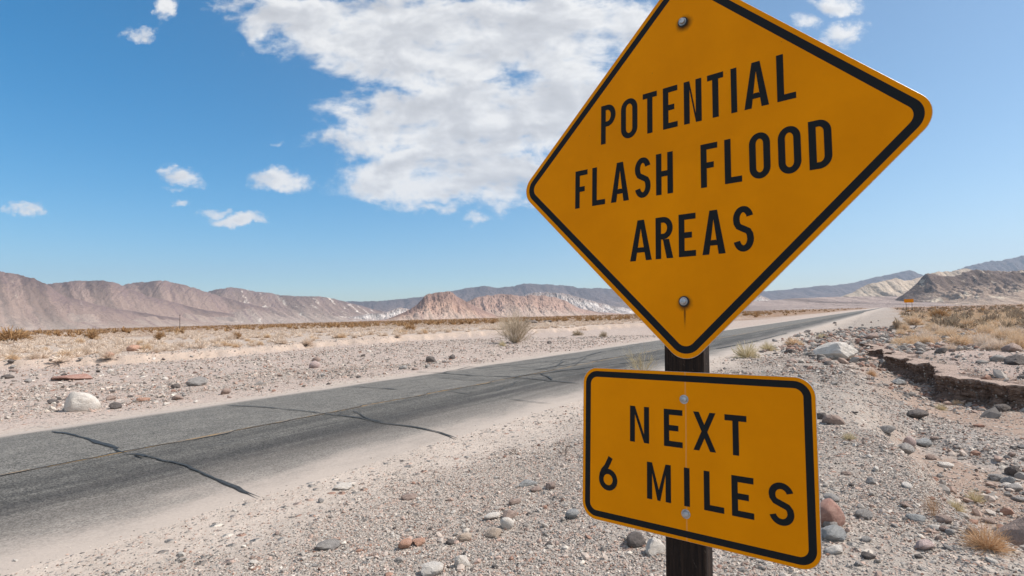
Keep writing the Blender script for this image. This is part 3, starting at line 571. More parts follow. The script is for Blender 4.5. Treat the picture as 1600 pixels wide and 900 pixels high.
# -- highway lettering as strokes: polygons in (u, v) of one letter box
class Glyphs:
    def __init__(s): s.polys = []
    def poly(s, *p): s.polys.append(np.array(p, float))
    def bar(s, x0, y0, x1, y1): s.poly((x0, y0), (x1, y0), (x1, y1), (x0, y1))
    def ribbon(s, pts, w, closed=False):
        P = np.array(pts, float); n = len(P)
        if closed: T = np.roll(P, -1, 0)-np.roll(P, 1, 0)
        else: T = np.gradient(P, axis=0)
        T /= np.hypot(*T.T)[:, None]+1e-12; N = np.column_stack([-T[:, 1], T[:, 0]])*w/2
        A, B = P+N, P-N
        for i in range(n if closed else n-1):
            j = (i+1) % n; s.polys.append(np.array([A[i], B[i], B[j], A[j]]))
    def letter(s, ch, x0, x1, y0, y1, w):
        W, H = x1-x0, y1-y0; h = w/2; wd = w*1.10
        arc = lambda cx, cy_, rx, ry, a, b, n=14: [(cx+rx*math.cos(R_(a+(b-a)*i/n)), cy_+ry*math.sin(R_(a+(b-a)*i/n))) for i in range(n+1)]
        if ch == 'I': s.bar(x0, y0, x1, y1)
        elif ch == 'L': s.bar(x0, y0, x0+w, y1); s.bar(x0+w, y0, x1, y0+w)
        elif ch == 'T': s.bar(x0, y1-w, x1, y1); m = (x0+x1)/2; s.bar(m-h, y0, m+h, y1-w)
        elif ch in 'EF':
            s.bar(x0, y0, x0+w, y1); s.bar(x0+w, y1-w, x1, y1); m = y0+H*.5; s.bar(x0+w, m-h, x0+W*.78, m+h)
            if ch == 'E': s.bar(x0+w, y0, x1, y0+w)
        elif ch == 'H': s.bar(x0, y0, x0+w, y1); s.bar(x1-w, y0, x1, y1); m = y0+H*.5; s.bar(x0+w, m-h, x1-w, m+h)
        elif ch == 'N': s.bar(x0, y0, x0+w, y1); s.bar(x1-w, y0, x1, y1); s.poly((x0+w, y1), (x0+w, y1-wd*1.35), (x1-w, y0), (x1-w, y0+wd*1.35))
        elif ch == 'M':
            s.bar(x0, y0, x0+w, y1); s.bar(x1-w, y0, x1, y1); m = (x0+x1)/2; k = wd*1.7
            s.poly((x0+w, y1), (x0+w, y1-k), (m-h*.55, y0), (m, y0), (m, y0+k*1.0)); s.poly((x1-w, y1), (m, y0+k), (m, y0), (m+h*.55, y0), (x1-w, y1-k))
        elif ch == 'X':
            k = w*1.02; s.poly((x0, y1), (x0+k, y1), (x1, y0), (x1-k, y0)); s.poly((x1-k, y1), (x1, y1), (x0+k, y0), (x0, y0))
        elif ch == 'A':
            m = (x0+x1)/2; a = w*.62
            s.poly((x0, y0), (x0+wd, y0), (m, y1-w*1.5), (m, y1), (m-a, y1)); s.poly((x1, y0), (m+a, y1), (m, y1), (m, y1-w*1.5), (x1-wd, y0))
            yb = y0+H*.20; t = (yb-y0)/H; s.poly((x0+W*.5*t*.8+wd*.75, yb), (x1-W*.5*t*.8-wd*.75, yb), (x1-W*.5*t-wd*1.0, yb+w*.9), (x0+W*.5*t+wd*1.0, yb+w*.9))
        elif ch == 'O':
            rx = W/2-h; ry = min(rx*1.25, H/2-h); cx = (x0+x1)/2
            s.ribbon(arc(cx, y1-h-ry, rx, ry, 0, 180, 20)+arc(cx, y0+h+ry, rx, ry, 180, 360, 20), w, True)
        elif ch == 'D':
            r = W*.55-h; s.bar(x0, y0, x0+w, y1)
            s.ribbon([(x0+w, y1-h), (x1-h-r, y1-h)]+arc(x1-h-r, y1-h-r*1.2, r, r*1.2, 90, 0)[1:]+arc(x1-h-r, y0+h+r*1.2, r, r*1.2, 0, -90)+[(x0+w, y0+h)], w)
        elif ch in 'PR':
            s.bar(x0, y0, x0+w, y1); b = y0+H*(.44 if ch == 'P' else .46); ym = (y1+b)/2; ry = (y1-b)/2-h; rx = min(ry*.95, W*.55-h); xr = x1-h-rx-(0 if ch == 'P' else W*.02)
            s.ribbon([(x0+w, y1-h), (xr, y1-h)]+arc(xr, ym, rx, ry, 90, -90, 18)[1:-1]+[(xr, b+h), (x0+w, b+h)], w)
            if ch == 'R': s.poly((x0+W*.42, b), (x0+W*.42+wd, b), (x1, y0), (x1-wd*1.05, y0))
        elif ch == 'S':
            cx = (x0+x1)/2; rx = W/2-h; ry = (H-w)/4*1.0; c1, c2 = y1-h-ry, y0+h+ry
            s.ribbon(arc(cx, c1, rx, ry, 15, 180, 20)+[(cx-rx*.93, c1-ry*.40), (cx-rx*.68, c1-ry*.74), (cx, (c1+c2)/2), (cx+rx*.68, c2+ry*.74), (cx+rx*.93, c2+ry*.40)]+arc(cx, c2, rx, ry, 0, -165, 20), w)
        elif ch == '6':
            cx = (x0+x1)/2; rx = W/2-h; ry = H*.31-h; c = y0+h+ry
            s.ribbon(arc(cx, c, rx, ry, 0, 360, 36)[:-1], w, True)
            s.ribbon([(cx-rx*.985, c+ry*.15), (cx-rx*.93, c+ry*.55), (cx-rx*.70, c+ry*1.05), (cx-rx*.20, c+ry*1.62), (cx+rx*.36, y1-w*.30)], w*.98)
    def build(s, name, y, parent):
        V, Fc = [], []
        for k, p in enumerate(s.polys):
            a = .5*np.sum(p[:, 0]*np.roll(p[:, 1], -1)-np.roll(p[:, 0], -1)*p[:, 1])
            if a < 0: p = p[::-1]
            b = len(V); n = len(p); yy = y-.00003*(k % 7)
            V += [(q[0], yy, q[1]) for q in p]+[(q[0], y+.0006, q[1]) for q in p]
            Fc.append(list(range(b, b+n)))
            Fc += [[b+i, b+n+i, b+n+(i+1) % n, b+(i+1) % n] for i in range(n)]
        return link(name, mesh(name, V, Fc, [M['film']]), parent)
def lathe(prof, n=20):
    V = [(r*math.cos(2*math.pi*i/n), y, r*math.sin(2*math.pi*i/n)) for r, y in prof for i in range(n)]
    Fc = [[k*n+i, k*n+(i+1) % n, (k+1)*n+(i+1) % n, (k+1)*n+i] for k in range(len(prof)-1) for i in range(n)]
    Fc.append(list(range((len(prof)-1)*n, len(prof)*n))); return V, Fc

yaw, pit, rol = -.66902344, -.07716796, .0036127
Rs = Matrix.Rotation(yaw, 3, 'Z') @ Matrix.Rotation(pit, 3, 'X') @ Matrix.Rotation(rol, 3, 'Y')
TS = Vector((.551109, 1.687679, .477246+EYE)); ez = Rs @ Vector((0, 0, 1))
LB = (TS.z-float(land(.45, 1.55)))/ez.z; base = TS-ez*LB                   # where the post leaves the ground
sign = bpy.data.objects.new('road_sign', None); COL.objects.link(sign); sign.matrix_world = Matrix.Translation(base) @ Rs.to_4x4()
tag(sign, 'large yellow diamond flood warning sign with a rectangular plaque below on a dark wooden post', 'road sign')
def part(o): o.location = (0, 0, LB); return o
def build_post():
    bm = bmesh.new(); x0, x1, y0, y1, z0, z1 = -.0715, .0500, .0028, .062, -LB-.5, .50
    nz = 30; prof = [(x0, y0), (x1, y0), (x1, y1), (x0, y1)]; c = .004
    ring = [(x0+c, y0), (x1-c, y0), (x1, y0+c), (x1, y1-c), (x1-c, y1), (x0+c, y1), (x0, y1-c), (x0, y0+c)]
    vs = [[bm.verts.new((x+(random.uniform(-1, 1)*.0007 if 0 < k < nz else 0), y+(random.uniform(0, 1)*.001 if 0 < k < nz else 0), z0+(z1-z0)*k/nz)) for x, y in ring] for k in range(nz+1)]
    for k in range(nz):
        for i in range(8): bm.faces.new((vs[k][i], vs[k][(i+1) % 8], vs[k+1][(i+1) % 8], vs[k+1][i]))
    bm.faces.new(vs[0][::-1]); bm.faces.new(vs[-1]); me = bpy.data.meshes.new('post'); bm.to_mesh(me); bm.free(); me.materials.append(M['post'])
    return part(link('post', me, sign))
build_post()
SQ = .9144/2
BD = [(.002, .4602), (-.0042, -.4459)]; BP = [(-.0076, -.7408), (-.0057, -1.0712)]
dpan = part(plate('diamond_panel', rrect(SQ, SQ, .064, 12, True), -.0012, .0020, panel_material('diamond_sheeting', [(BD[0][0]+.004, BD[0][1], .019, 0), (BD[1][0]+.002, BD[1][1], .017, .085)]), M['alu'], sign))
film_ring('border', rrect(SQ-.0145, SQ-.0145, .052, 12, True), rrect(SQ-.0365, SQ-.0365, .031, 12, True), -.0016, dpan)
def legend(par, letters, y0, y1, w):
    for ch, a, b in letters: g = Glyphs(); g.letter(ch, a, b, y0, y1, w); g.build('letter', -.0020, par)
legend(dpan, [('P', -.2945, -.2384), ('O', -.2172, -.1569), ('T', -.1372, -.0876), ('E', -.0668, -.0182), ('N', .0028, .0588), ('T', .0770, .1256), ('I', .1475, .1645), ('A', .1850, .2524), ('L', .2745, .3230)], .1145, .2542, .0182)
legend(dpan, [('F', -.3975, -.3480), ('L', -.3282, -.2775), ('A', -.2547, -.1878), ('S', -.1658, -.1108), ('H', -.0918, -.0354)], -.1000, .0366, .0182)
legend(dpan, [('F', .0532, .1040), ('L', .1248, .1737), ('O', .1948, .2516), ('O', .2723, .3303), ('D', .3495, .4046)], -.1000, .0366, .0182)
legend(dpan, [('A', -.1833, -.1080), ('R', -.0945, -.0367), ('E', -.0185, .0348), ('A', .0546, .1225), ('S', .1455, .2020)], -.3080, -.1738, .0182)
plq = part(plate('plaque_panel', rrect(.3505, .2445, .050, 12)+np.array([-.0065, -.9035]), -.0012, .0020, panel_material('plaque_sheeting', [], True), M['alu'], sign))
o_ = np.array([-.0065, -.9035])
film_ring('border', rrect(.3400, .2340, .042, 12)+o_, rrect(.3210, .2150, .024, 12)+o_, -.0016, plq)
legend(plq, [('N', -.1838, -.1195), ('E', -.0712, -.0130), ('X', .0195, .0848), ('T', .1102, .1697)], -.8842, -.7735, .0165)
legend(plq, [('6', -.2945, -.2283)], -1.0490, -.9393, .0165)
legend(plq, [('M', -.1268, -.0505), ('I', -.0101, .0066), ('L', .0483, .1046), ('E', .1258, .1842), ('S', .2224, .2838)], -1.0490, -.9393, .0165)
def bolt(x, z, kind, par):
    if kind == 'stud':                                           # thick washer, then a square-shouldered stud end
        V, Fc = lathe([(.0125, -.0012), (.0125, -.0060), (.0100, -.0066), (.0098, -.0125), (.0085, -.0140), (.0040, -.0150)])
        w_ = lathe([(.0165, -.0012), (.0165, -.0028), (.0150, -.0034)])
    else:
        V, Fc = lathe([(.0100, -.0022), (.0098, -.0046), (.0080, -.0068), (.0045, -.0080), (.0015, -.0083)])
        w_ = lathe([(.0135, -.0012), (.0135, -.0022), (.0125, -.0027)])
    b = link('bolt', mesh('bolt', [(v[0]+x, v[1], v[2]+z) for v in V], Fc, [M['zinc']], False), par)
    link('washer', mesh('washer', [(v[0]+x, v[1], v[2]+z) for v in w_[0]], w_[1], [M['tar'] if kind == 'stud' else M['zinc']], False), par)
for x, z in BD: bolt(x, z, 'stud', dpan)
for x, z in BP: bolt(x, z, 'dome', plq)

# ------------------------------------------------------------------ stones
def ico(sub):
    bm = bmesh.new(); bmesh.ops.create_icosphere(bm, subdivisions=sub, radius=1); bm.verts.ensure_lookup_table()
    V = np.array([v.co[:] for v in bm.verts]); Fc = np.array([[v.index for v in f.verts] for f in bm.faces]); bm.free(); return V, Fc
ICO = {k: ico(k) for k in (1, 2, 3, 4)}
def rock_shape(sub, seed, round_=.3, planes=16):
    g = np.random.default_rng(seed); V, Fc = ICO[sub]; N = g.normal(size=(planes, 3)); N /= np.linalg.norm(N, axis=1)[:, None]; h = g.uniform(.62, 1.0, planes)
    d = np.maximum(V @ N.T, 1e-3); r = np.min(h[None, :]/d, axis=1); r = np.minimum(r, 1.25)
    r = r*(1-round_)+round_*.9
    n = fbm(V[:, 0]*2+seed, V[:, 1]*2+V[:, 2]*1.7, 4, seed % 97)*.07; return V*(r+n)[:, None], Fc
PROTO = {}
for i in range(9):
    V, Fc = rock_shape(3, 100+i, .12+.06*(i % 4), 12+2*(i % 4)); PROTO['angular', i] = mesh('rock', V, Fc, [M['grey']], False)
    V, Fc = rock_shape(3, 200+i, .55, 13); PROTO['round', i] = mesh('cobble', V, Fc, [M['grey']], True)
for i in range(3):
    V, Fc = rock_shape(4, 300+i, (.50, .42, .72)[i], (10, 9, 14)[i]); V = V+.02*fbm(V[:, 0]*5, V[:, 1]*5+V[:, 2]*4, 3, 5)[:, None]*V; PROTO['boulder', i] = mesh('boulder', V, Fc, [M['grey']], True)
    V, Fc = rock_shape(4, 330+i, .10, 13); PROTO['crag', i] = mesh('rock', V, Fc, [M['grey']], False)
def stone(name, shape, var, matname, x, y, size, rot=(0, 0, 0), sink=.22, z=None):
    o = link(name, PROTO[shape, var % (9 if shape in ('angular', 'round') else 3)])
    o.material_slots[0].link = 'OBJECT'; o.material_slots[0].material = M[matname]
    o.scale = size; o.rotation_euler = rot
    zb = float(land(x, y)) if z is None else z
    o.location = (x, y, zb+size[2]*(.88-2*sink*.88)); return o
def px_stone(px, py, wpx, asp, depth, matname, shape, var, label, rotz=0., tilt=(0, 0), sink=.2, name='rock', cat='rock'):
    """a stone whose foot is seen at (px, py), wpx wide in the photograph; asp = height/width, depth = depth/width"""
    x, y, z, t = hit(px, py); w_ = wpx/F*t/1.85; y += w_*depth*.55; x += w_*depth*.55*x/max(y, 1)
    o = stone(name, shape, var, matname, x, y, (w_, w_*depth, w_*asp), (tilt[0], tilt[1], rotz), sink); return tag(o, label, cat)
NAMED = [  # foot px, width px, height/width, depth/width, material, shape, variant, label, rotz
 (127,643,47,.80,.8,'pale','boulder',0,'big white rounded boulder on the dust at the far road edge',.3),
 (116,594,46,.24,.7,'red','crag',1,'long flat reddish slab behind the white boulder across the road',.2),
 (1310,562,56,.52,.6,'pale','crag',2,'white angular boulder at the head of the gully right of the post',-.5),
 (1299,824,52,.85,.7,'red','boulder',1,'reddish brown boulder half hidden behind the right edge of the plaque',.5),
 (1299,845,38,.62,.8,'blue','angular',2,'blue grey cobble just below the reddish boulder beside the plaque',.1),
 (1422,699,20,1.0,.6,'pink','round',1,'upright pinkish cobble leaning on a grey stone in the dry wash',.0),
 (1444,698,30,.52,.7,'blue','angular',3,'pointed dark grey stone beside the upright pinkish cobble',.3),
 (793,828,21,1.0,.9,'pale','round',4,'round white cobble in the gravel left of the plaque',.2),
 (795,812,26,.55,.7,'brown','angular',0,'brown rock just behind the round white cobble',.7),
 (510,859,40,.38,.6,'grey','angular',2,'lone dark grey flattened stone in the pale foreground gravel',.15),
 (632,859,20,.85,.8,'orange','angular',5,'rust orange stone, left one of a touching orange pair in the gravel',.4),
 (655,853,20,.6,.8,'orange','angular',6,'paler orange stone, right one of a touching pair in the gravel',1.1),
 (728,846,20,.75,.8,'tan','angular',7,'tan block of stone between the orange pair and the white cobble',.2),
 (772,840,28,.55,.8,'tan','angular',8,'flat tan stone just below the round white cobble',.9),
 (722,888,26,.95,.7,'pale','angular',1,'upright white stone with a dark shaded side at the bottom of the gravel',.6),
 (823,760,26,.42,.7,'blue','angular',0,'bluish slab lying in the gravel well left of the plaque',.1),
 (642,780,24,.36,.7,'brown','angular',4,'flat brown stone alone in the gravel near the road dust',.3),
 (534,766,30,.34,.7,'pale','angular',2,'flat white slab among gravel close to the dusty road edge',.2),
 (861,765,18,.75,.8,'brown','angular',6,'small upright brown stone to the right of the bluish slab',.2),
 (893,812,20,.85,.8,'blue','angular',5,'dark grey cobble right beside the left edge of the plaque',.1),
 (838,768,20,.45,.7,'brown','angular',3,'brown stone touching the right end of the bluish slab',.5),
 (806,788,20,.5,.7,'brown','angular',7,'dull brown rounded stone above the round white cobble',.5),
 (768,812,24,.45,.7,'pale','angular',5,'flat cream stone left of the round white cobble',.4),
 (677,900,40,.5,.7,'pale','angular',6,'cream stone cut off by the bottom of the view left of the post',.5),
 (724,826,9,.9,.7,'pale','angular',3,'slim white chip standing up among the gravel left of the plaque',.2),
 (1022,868,30,.95,.8,'pale','angular',0,'whitish angular rock under the plaque just left of the post',.3),
 (993,852,34,.7,.8,'dark','angular',4,'dark rock under the plaque behind the whitish angular one',.8),
 (1586,745,24,.9,.8,'dark','angular',1,'dark rock on top of the stone cluster at the right of the wash',.5),
 (1556,752,20,.7,.8,'grey','angular',6,'grey cobble at the left of the stone cluster in the wash',.2),
 (1576,757,20,.7,.8,'blue','angular',8,'blue grey cobble in the middle of the stone cluster in the wash',.2),
 (1584,768,26,.5,.7,'grey','round',0,'pale grey flat cobble at the foot of the stone cluster in the wash',.2),
 (1596,785,22,.4,.8,'grey','angular',1,'grey cobble lying below the stone cluster at the right edge',.2),
 (1567,643,30,.5,.8,'dark','angular',7,'dark boulder on the wash floor below the shaded cut bank',.4),
 (1596,636,28,.4,.8,'dark','angular',3,'dark flat stone behind the dark boulder under the cut bank',.1),
 (1430,654,32,.45,.8,'dark','angular',5,'blackish jagged rock on the grey gravel band of the wash',.3),
 (1386,678,30,.45,.7,'grey','angular',8,'pale grey wedge shaped stone in the wash behind the plaque',.2),
 (1303,664,32,.62,.8,'brown','angular',1,'tan brown rock close to the upper right corner of the plaque',.2),
 (1283,655,16,.8,.8,'dark','angular',6,'dark rock touching the upper right side of the plaque',.2),
 (1478,731,24,.4,.8,'pale','round',3,'pale flat pebble among the stones in the middle of the wash',.2),
 (1455,718,16,.6,.8,'brown','angular',4,'small brown cobble above the pale pebbles of the wash',.2),
 (1412,706,26,.6,.9,'grey','angular',2,'flat grey slab leaning under the upright pinkish cobble',.2),
 (1443,860,26,.6,.8,'pink','angular',5,'mauve pink cobble sunk in the grey gravel at lower right',.4),
 (1435,815,26,.42,.7,'blue','angular',4,'blue grey slab in the gravel left of the red dry twigs',-.4),
 (1476,818,24,.55,.8,'brown','angular',6,'purplish brown cobble beneath the red dry twigs',-.3),
 (1348,811,26,.6,.8,'grey','angular',2,'smooth light grey cobble right of the reddish boulder',-.5),
 (1551,782,17,.5,.8,'pale','round',7,'small white pebble right of the straw tufts in the wash',.1),
 (1404,601,20,.5,.8,'blue','angular',0,'bluish pointed stone at the foot of the upper cut bank',.1),
 (275,607,13,.8,.8,'dark','angular',3,'black block of stone in the rubble beyond the road',.1),
 (307,603,32,.5,.8,'grey','angular',2,'broad grey slab right of the black block beyond the road',.1),
 (277,625,18,.5,.8,'brown','angular',8,'small brown rock on the far roadside dust below the black block',.1),
 (225,628,18,.5,.8,'orange','angular',7,'orange brown rock on the far roadside dust right of the white boulder',.1),
 (12,592,16,.55,.8,'dark','round',3,'dark oval stone at the far left of the rubble',.1),
 (22,581,13,.45,.8,'brown','round',5,'small brown stone just behind the dark oval one at far left',.1),
 (673,566,17,.75,.8,'dark','angular',1,'dark rock on the road dust edge left of the big bare bush',.3),
 (706,561,10,.8,.8,'dark','angular',2,'small dark rock on the road dust edge between two others',.6),
 (859,537,8,.7,.8,'dark','angular',4,'small dark stone on the roadside dust right of the big bare bush',.6),
 (492,575,16,.8,.8,'pink','round',8,'pinkish rock at the front of the pale stone heap across the road',.1),
 (495,565,14,.7,.8,'brown','round',2,'brown rock on top of the pale stone heap across the road',.1),
 (170,563,14,.7,.8,'orange','round',1,'rusty rock set in the edge of the tan bank across the road',.1),
 (210,549,22,.6,.8,'orange','round',3,'larger rusty rock on the tan bank among pale brush',.1),
 (830,505,24,.28,.6,'dark','angular',3,'long low dark outcrop behind the big bare bush',.1),
 (856,504,16,.3,.6,'dark','angular',6,'short dark outcrop right of the long low one',.1),
 (1360,531,20,.6,.8,'brown','angular',5,'reddish brown block in the dark rubble above the gully head',.2),
 (1560,565,22,.6,.8,'grey','round',6,'grey boulder at the left of the rock pile on the flat above the bank',.2),
 (1590,570,40,.45,.8,'dark','angular',0,'dark slab of the rock pile on the flat above the bank',.2),
 (1580,550,26,.6,.8,'brown','angular',2,'brown rock behind the dark slab of the rock pile',.2),
 (1490,563,9,.6,.8,'brown','round',2,'lone small brown stone on the bare flat above the cut bank',.2),
]
for (px, py, wd, asp, dep, mt, sh, var, lab, rz) in NAMED:
    px_stone(px, py, wd, asp, dep, mt, sh, var, lab, rz)

tag(stone('rock', 'crag', 0, 'brown', 4.12, 4.42, (.36, .34, .36), (.15, -.2, .9), .12), 'large dark brown boulder behind the orange dry bush at the gravel lip', 'rock')
ZONES = [  # (label, group, n, px box, size range m, materials)
 ('small {} stone in the rubble strip across the road', 'loose stones in the rubble across the road', 88, (0, 545, 700, 640), (.06, .17), ('grey', 'brown', 'dark', 'pale')),
 ('small {} stone in the gravel left of the sign', 'loose stones in the gravel left of the sign', 44, (380, 690, 900, 895), (.018, .036), ('grey', 'brown', 'pale', 'dark')),
 ('{} rock in the dark rubble at the gully head', 'rocks in the rubble at the gully head', 60, (1150, 500, 1500, 575), (.10, .30), ('dark', 'brown', 'grey')),
 ('small {} stone in the wash or gravel right of the sign', 'loose stones in the wash right of the sign', 56, (1285, 600, 1600, 890), (.025, .075), ('grey', 'dark', 'brown', 'pale')),
]
COLN = dict(grey='grey', brown='brown', dark='dark', pale='whitish')
for lab, grp, n, (x0, y0, x1, y1), (s0, s1), mats_ in ZONES:
    k = 0
    while k < n:
        px, py = rng.uniform(x0, x1), rng.uniform(y0, y1); x, y, z, t = hit(px, py); dr = x*RN[0]+y*RN[1]
        if RL-.5 < dr < RR+(.9 if 'left' in lab else .3): continue
        if 'head' in lab and (x < 7 or (y < 19.5 and px > 1370) or fbm(np.array(x*.5), np.array(y*.5), 2, 81) < -.15): continue
        sz = s0+(s1-s0)*rng.random()**2.2
        if 'across' in lab and t > 40: continue
        mt = mats_[int(rng.integers(len(mats_)))]; c = COLN[mt]
        o = stone('rock', 'angular' if rng.random() < .85 else 'round', int(rng.integers(9)), mt, x, y, (sz, sz*rng.uniform(.6, 1), sz*rng.uniform(.4, .75)), (rng.normal()*.2, rng.normal()*.2, rng.uniform(0, 6.28)), .2)
        tag(o, lab.format(c), 'rock', grp+', '+c+' ones'); k += 1

def scatter_mesh(name, pos, size, shapes, seed, flat=.62, tone=None):
    """many little stones in one mesh"""
    g = np.random.default_rng(seed); n = len(pos); which = g.integers(len(shapes), size=n); Vs, Fs, Ts = [], [], []; off = 0
    if tone is None: tone = g.random(n)
    for k, (V, Fc) in enumerate(shapes):
        idx = np.nonzero(which == k)[0]; m = len(idx)
        if not m: continue
        a = g.uniform(0, 6.283, m); ca, sa = np.cos(a), np.sin(a)
        sc = size[idx][:, None]*np.column_stack([g.uniform(.8, 1.3, m), g.uniform(.65, 1.05, m), g.uniform(.45, .85, m)*flat/.62])
        tx, ty = g.normal(0, .28, m), g.normal(0, .28, m)
        P = V[None]*sc[:, None, :]; P[:, :, 2] += P[:, :, 0]*tx[:, None]+P[:, :, 1]*ty[:, None]
        X = P[:, :, 0]*ca[:, None]-P[:, :, 1]*sa[:, None]; Y = P[:, :, 0]*sa[:, None]+P[:, :, 1]*ca[:, None]
        Q = np.stack([X, Y, P[:, :, 2]], -1)+pos[idx][:, None, :]; Q[:, :, 2] += sc[:, 2:3]*.35
        Vs.append(Q.reshape(-1, 3)); Fs.append((Fc[None]+(np.arange(m)*len(V))[:, None, None]+off).reshape(-1, 3)); off += m*len(V); Ts.append(np.repeat(tone[idx], len(V)))
    me = mesh(name, np.vstack(Vs), np.vstack(Fs), [M['gravel']], False); attr(me, 'tone', np.concatenate(Ts)); return me
def gravel_points(n, r0, r1, a0, a1, keep, power=1.0):
    g = np.random.default_rng(int(n+r0*100)); out = []
    while sum(map(len, out)) < n:
        u = g.random(n); r = r0+(r1-r0)*u**power; th = g.uniform(a0, a1, n); x, y = r*np.sin(th), r*np.cos(th)
        k = g.random(n) < keep(x, y); out.append(np.column_stack([x[k], y[k]]))
    P = np.vstack(out)[:n]; return np.column_stack([P, land(P[:, 0], P[:, 1])])
def gravel_keep(x, y):
    dr = x*RN[0]+y*RN[1]; da = pline(x, y, PA); db = -pline(x, y, PB); n = fbm(x*.8, y*.8, 4, 91); dg = pline(x, y, PG)
    n5 = fbm(x*.45, y*.45, 3, 93); right = ss(-(RR-dr)+n*1.0, .3, 2.8)*(.22+.78*ss(n5+n*.5, -.35, .2))
    wash = ss(da, .2, 1.0)*(1-ss(y, 24, 30)); band = ss(dg+n*.9, -2.2, -1.2)*ss(-dg-n*.9, -.6, .2)*ss(y, 5, 7)
    right = right*(1-wash)+wash*np.maximum(np.maximum(.10+.25*ss(n, 0, .4), band), .8*ss(db, -.8, -.25)*(y < 24))
    left = ss((RL-dr)+n*.8, .8, 3.5)*(.35+.65*ss(n, -.25, .3))*(1-.55*ss(-dr, 30, 36))
    right = np.maximum(right, .05*ss(dr, RR-.2, RR+.5)*(dr > RR)); return np.where(dr > RR, right, np.where(dr < RL, left, 0))*np.where((db > .05) & (y < 28) & (da > 0), .35, 1)
small = [rock_shape(1, 400+i, .25, 9) for i in range(10)]; tiny = []
bm = bmesh.new(); bmesh.ops.create_icosphere(bm, subdivisions=1, radius=1); 
octv = np.array([(1,0,0),(-1,0,0),(0,1,0),(0,-1,0),(0,0,1),(0,0,-1),(.6,.6,.55),(-.62,.5,.5)])*1.0; bm.free()
def tiny_shape(seed):
    g = np.random.default_rng(seed); b = bmesh.new()
    for v in g.normal(size=(11, 3)):
        v = v/np.linalg.norm(v)*g.uniform(.8, 1.05); b.verts.new(v)
    r = bmesh.ops.convex_hull(b, input=b.verts[:]); bmesh.ops.delete(b, geom=[v for v in b.verts if not v.link_faces], context='VERTS'); bmesh.ops.triangulate(b, faces=b.faces[:]); b.verts.index_update()
    V = np.array([v.co[:] for v in b.verts]); Fc = np.array([[v.index for v in f.verts] for f in b.faces]); b.free(); return V, Fc
tiny = [tiny_shape(500+i) for i in range(12)]
def build_gravel():
    a = R_(56)
    def sizes(n, lo, hi, p, seed): return lo+(hi-lo)*np.random.default_rng(seed).random(n)**p
    P = gravel_points(150000, 2.6, 9.5, -a, a, gravel_keep, .75); sz = sizes(len(P), .0045, .0150, 2.8, 1); link_g(scatter_mesh('gravel', P, sz, tiny, 1))
    P = gravel_points(70000, 7, 24, -a, a, gravel_keep, .7); sz = sizes(len(P), .008, .032, 2.8, 2); link_g(scatter_mesh('gravel', P, sz, tiny, 2))
    P = gravel_points(34000, 14, 48, -a, a, gravel_keep, .75); sz = sizes(len(P), .015, .085, 3.0, 3); link_g(scatter_mesh('gravel', P, sz, tiny, 3))
    P = gravel_points(3600, 3.2, 16, -a, a, gravel_keep, .8); sz = sizes(len(P), .012, .034, 2.8, 4); link_g(scatter_mesh('gravel', P, sz, small, 4))
    def head(x, y): return ss(x, 7, 10)*ss(pline(x, y, [(4, 8), (11.7, 20.2), (24, 41)])+fbm(x*.3, y*.3, 3, 95)*2.4, -2.6, -.4)*(.25+.75*ss(fbm(x*.45, y*.45, 3, 96), -.2, .2))*np.where((y < 18.5) | (-pline(x, y, PA) < -1.5) & (y < 21), .03, 1)*(1-ss(x*RN[0]+y*RN[1], 5, 9))
    P = gravel_points(4600, 12, 56, R_(18), R_(52), head, .8); sz = sizes(len(P), .03, .20, 2.6, 6); g = np.random.default_rng(9)
    link_g(scatter_mesh('rubble', P, sz, small, 6, .62, np.where(g.random(len(P)) < .6, g.choice([.66, .32, .56, .98], len(P)), g.random(len(P)))))
def wash_rubble():
    def kw(x, y): da = pline(x, y, PA); db = bank_db(x, y); return ss(da, .0, .8)*(1-ss(y, 22, 26))*np.maximum(.30*ss(fbm(x*.5, y*.5, 3, 191), -.1, .3), ss(db, -.9, -.3)*(db < .05))*np.where(db > .1, .25, 1)
    P = gravel_points(2600, 4, 24, R_(24), R_(56), kw, .8); g = np.random.default_rng(19); sz = .014+.075*g.random(len(P))**2.8
    link_g(scatter_mesh('rubble', P, sz, small, 16, .62, np.where(g.random(len(P)) < .65, g.choice([.66, .32, .56, .98, .05], len(P)), g.random(len(P)))))
def link_g(me):
    tag(link(me.name.split('.')[0], me), 'loose small stones strewn over the dirt on both sides of the road' if me.name.startswith('gravel') else 'dark broken rubble strewn along the gully and its bank', 'gravel' if me.name.startswith('gravel') else 'rubble', kind='stuff')
build_gravel(); wash_rubble()

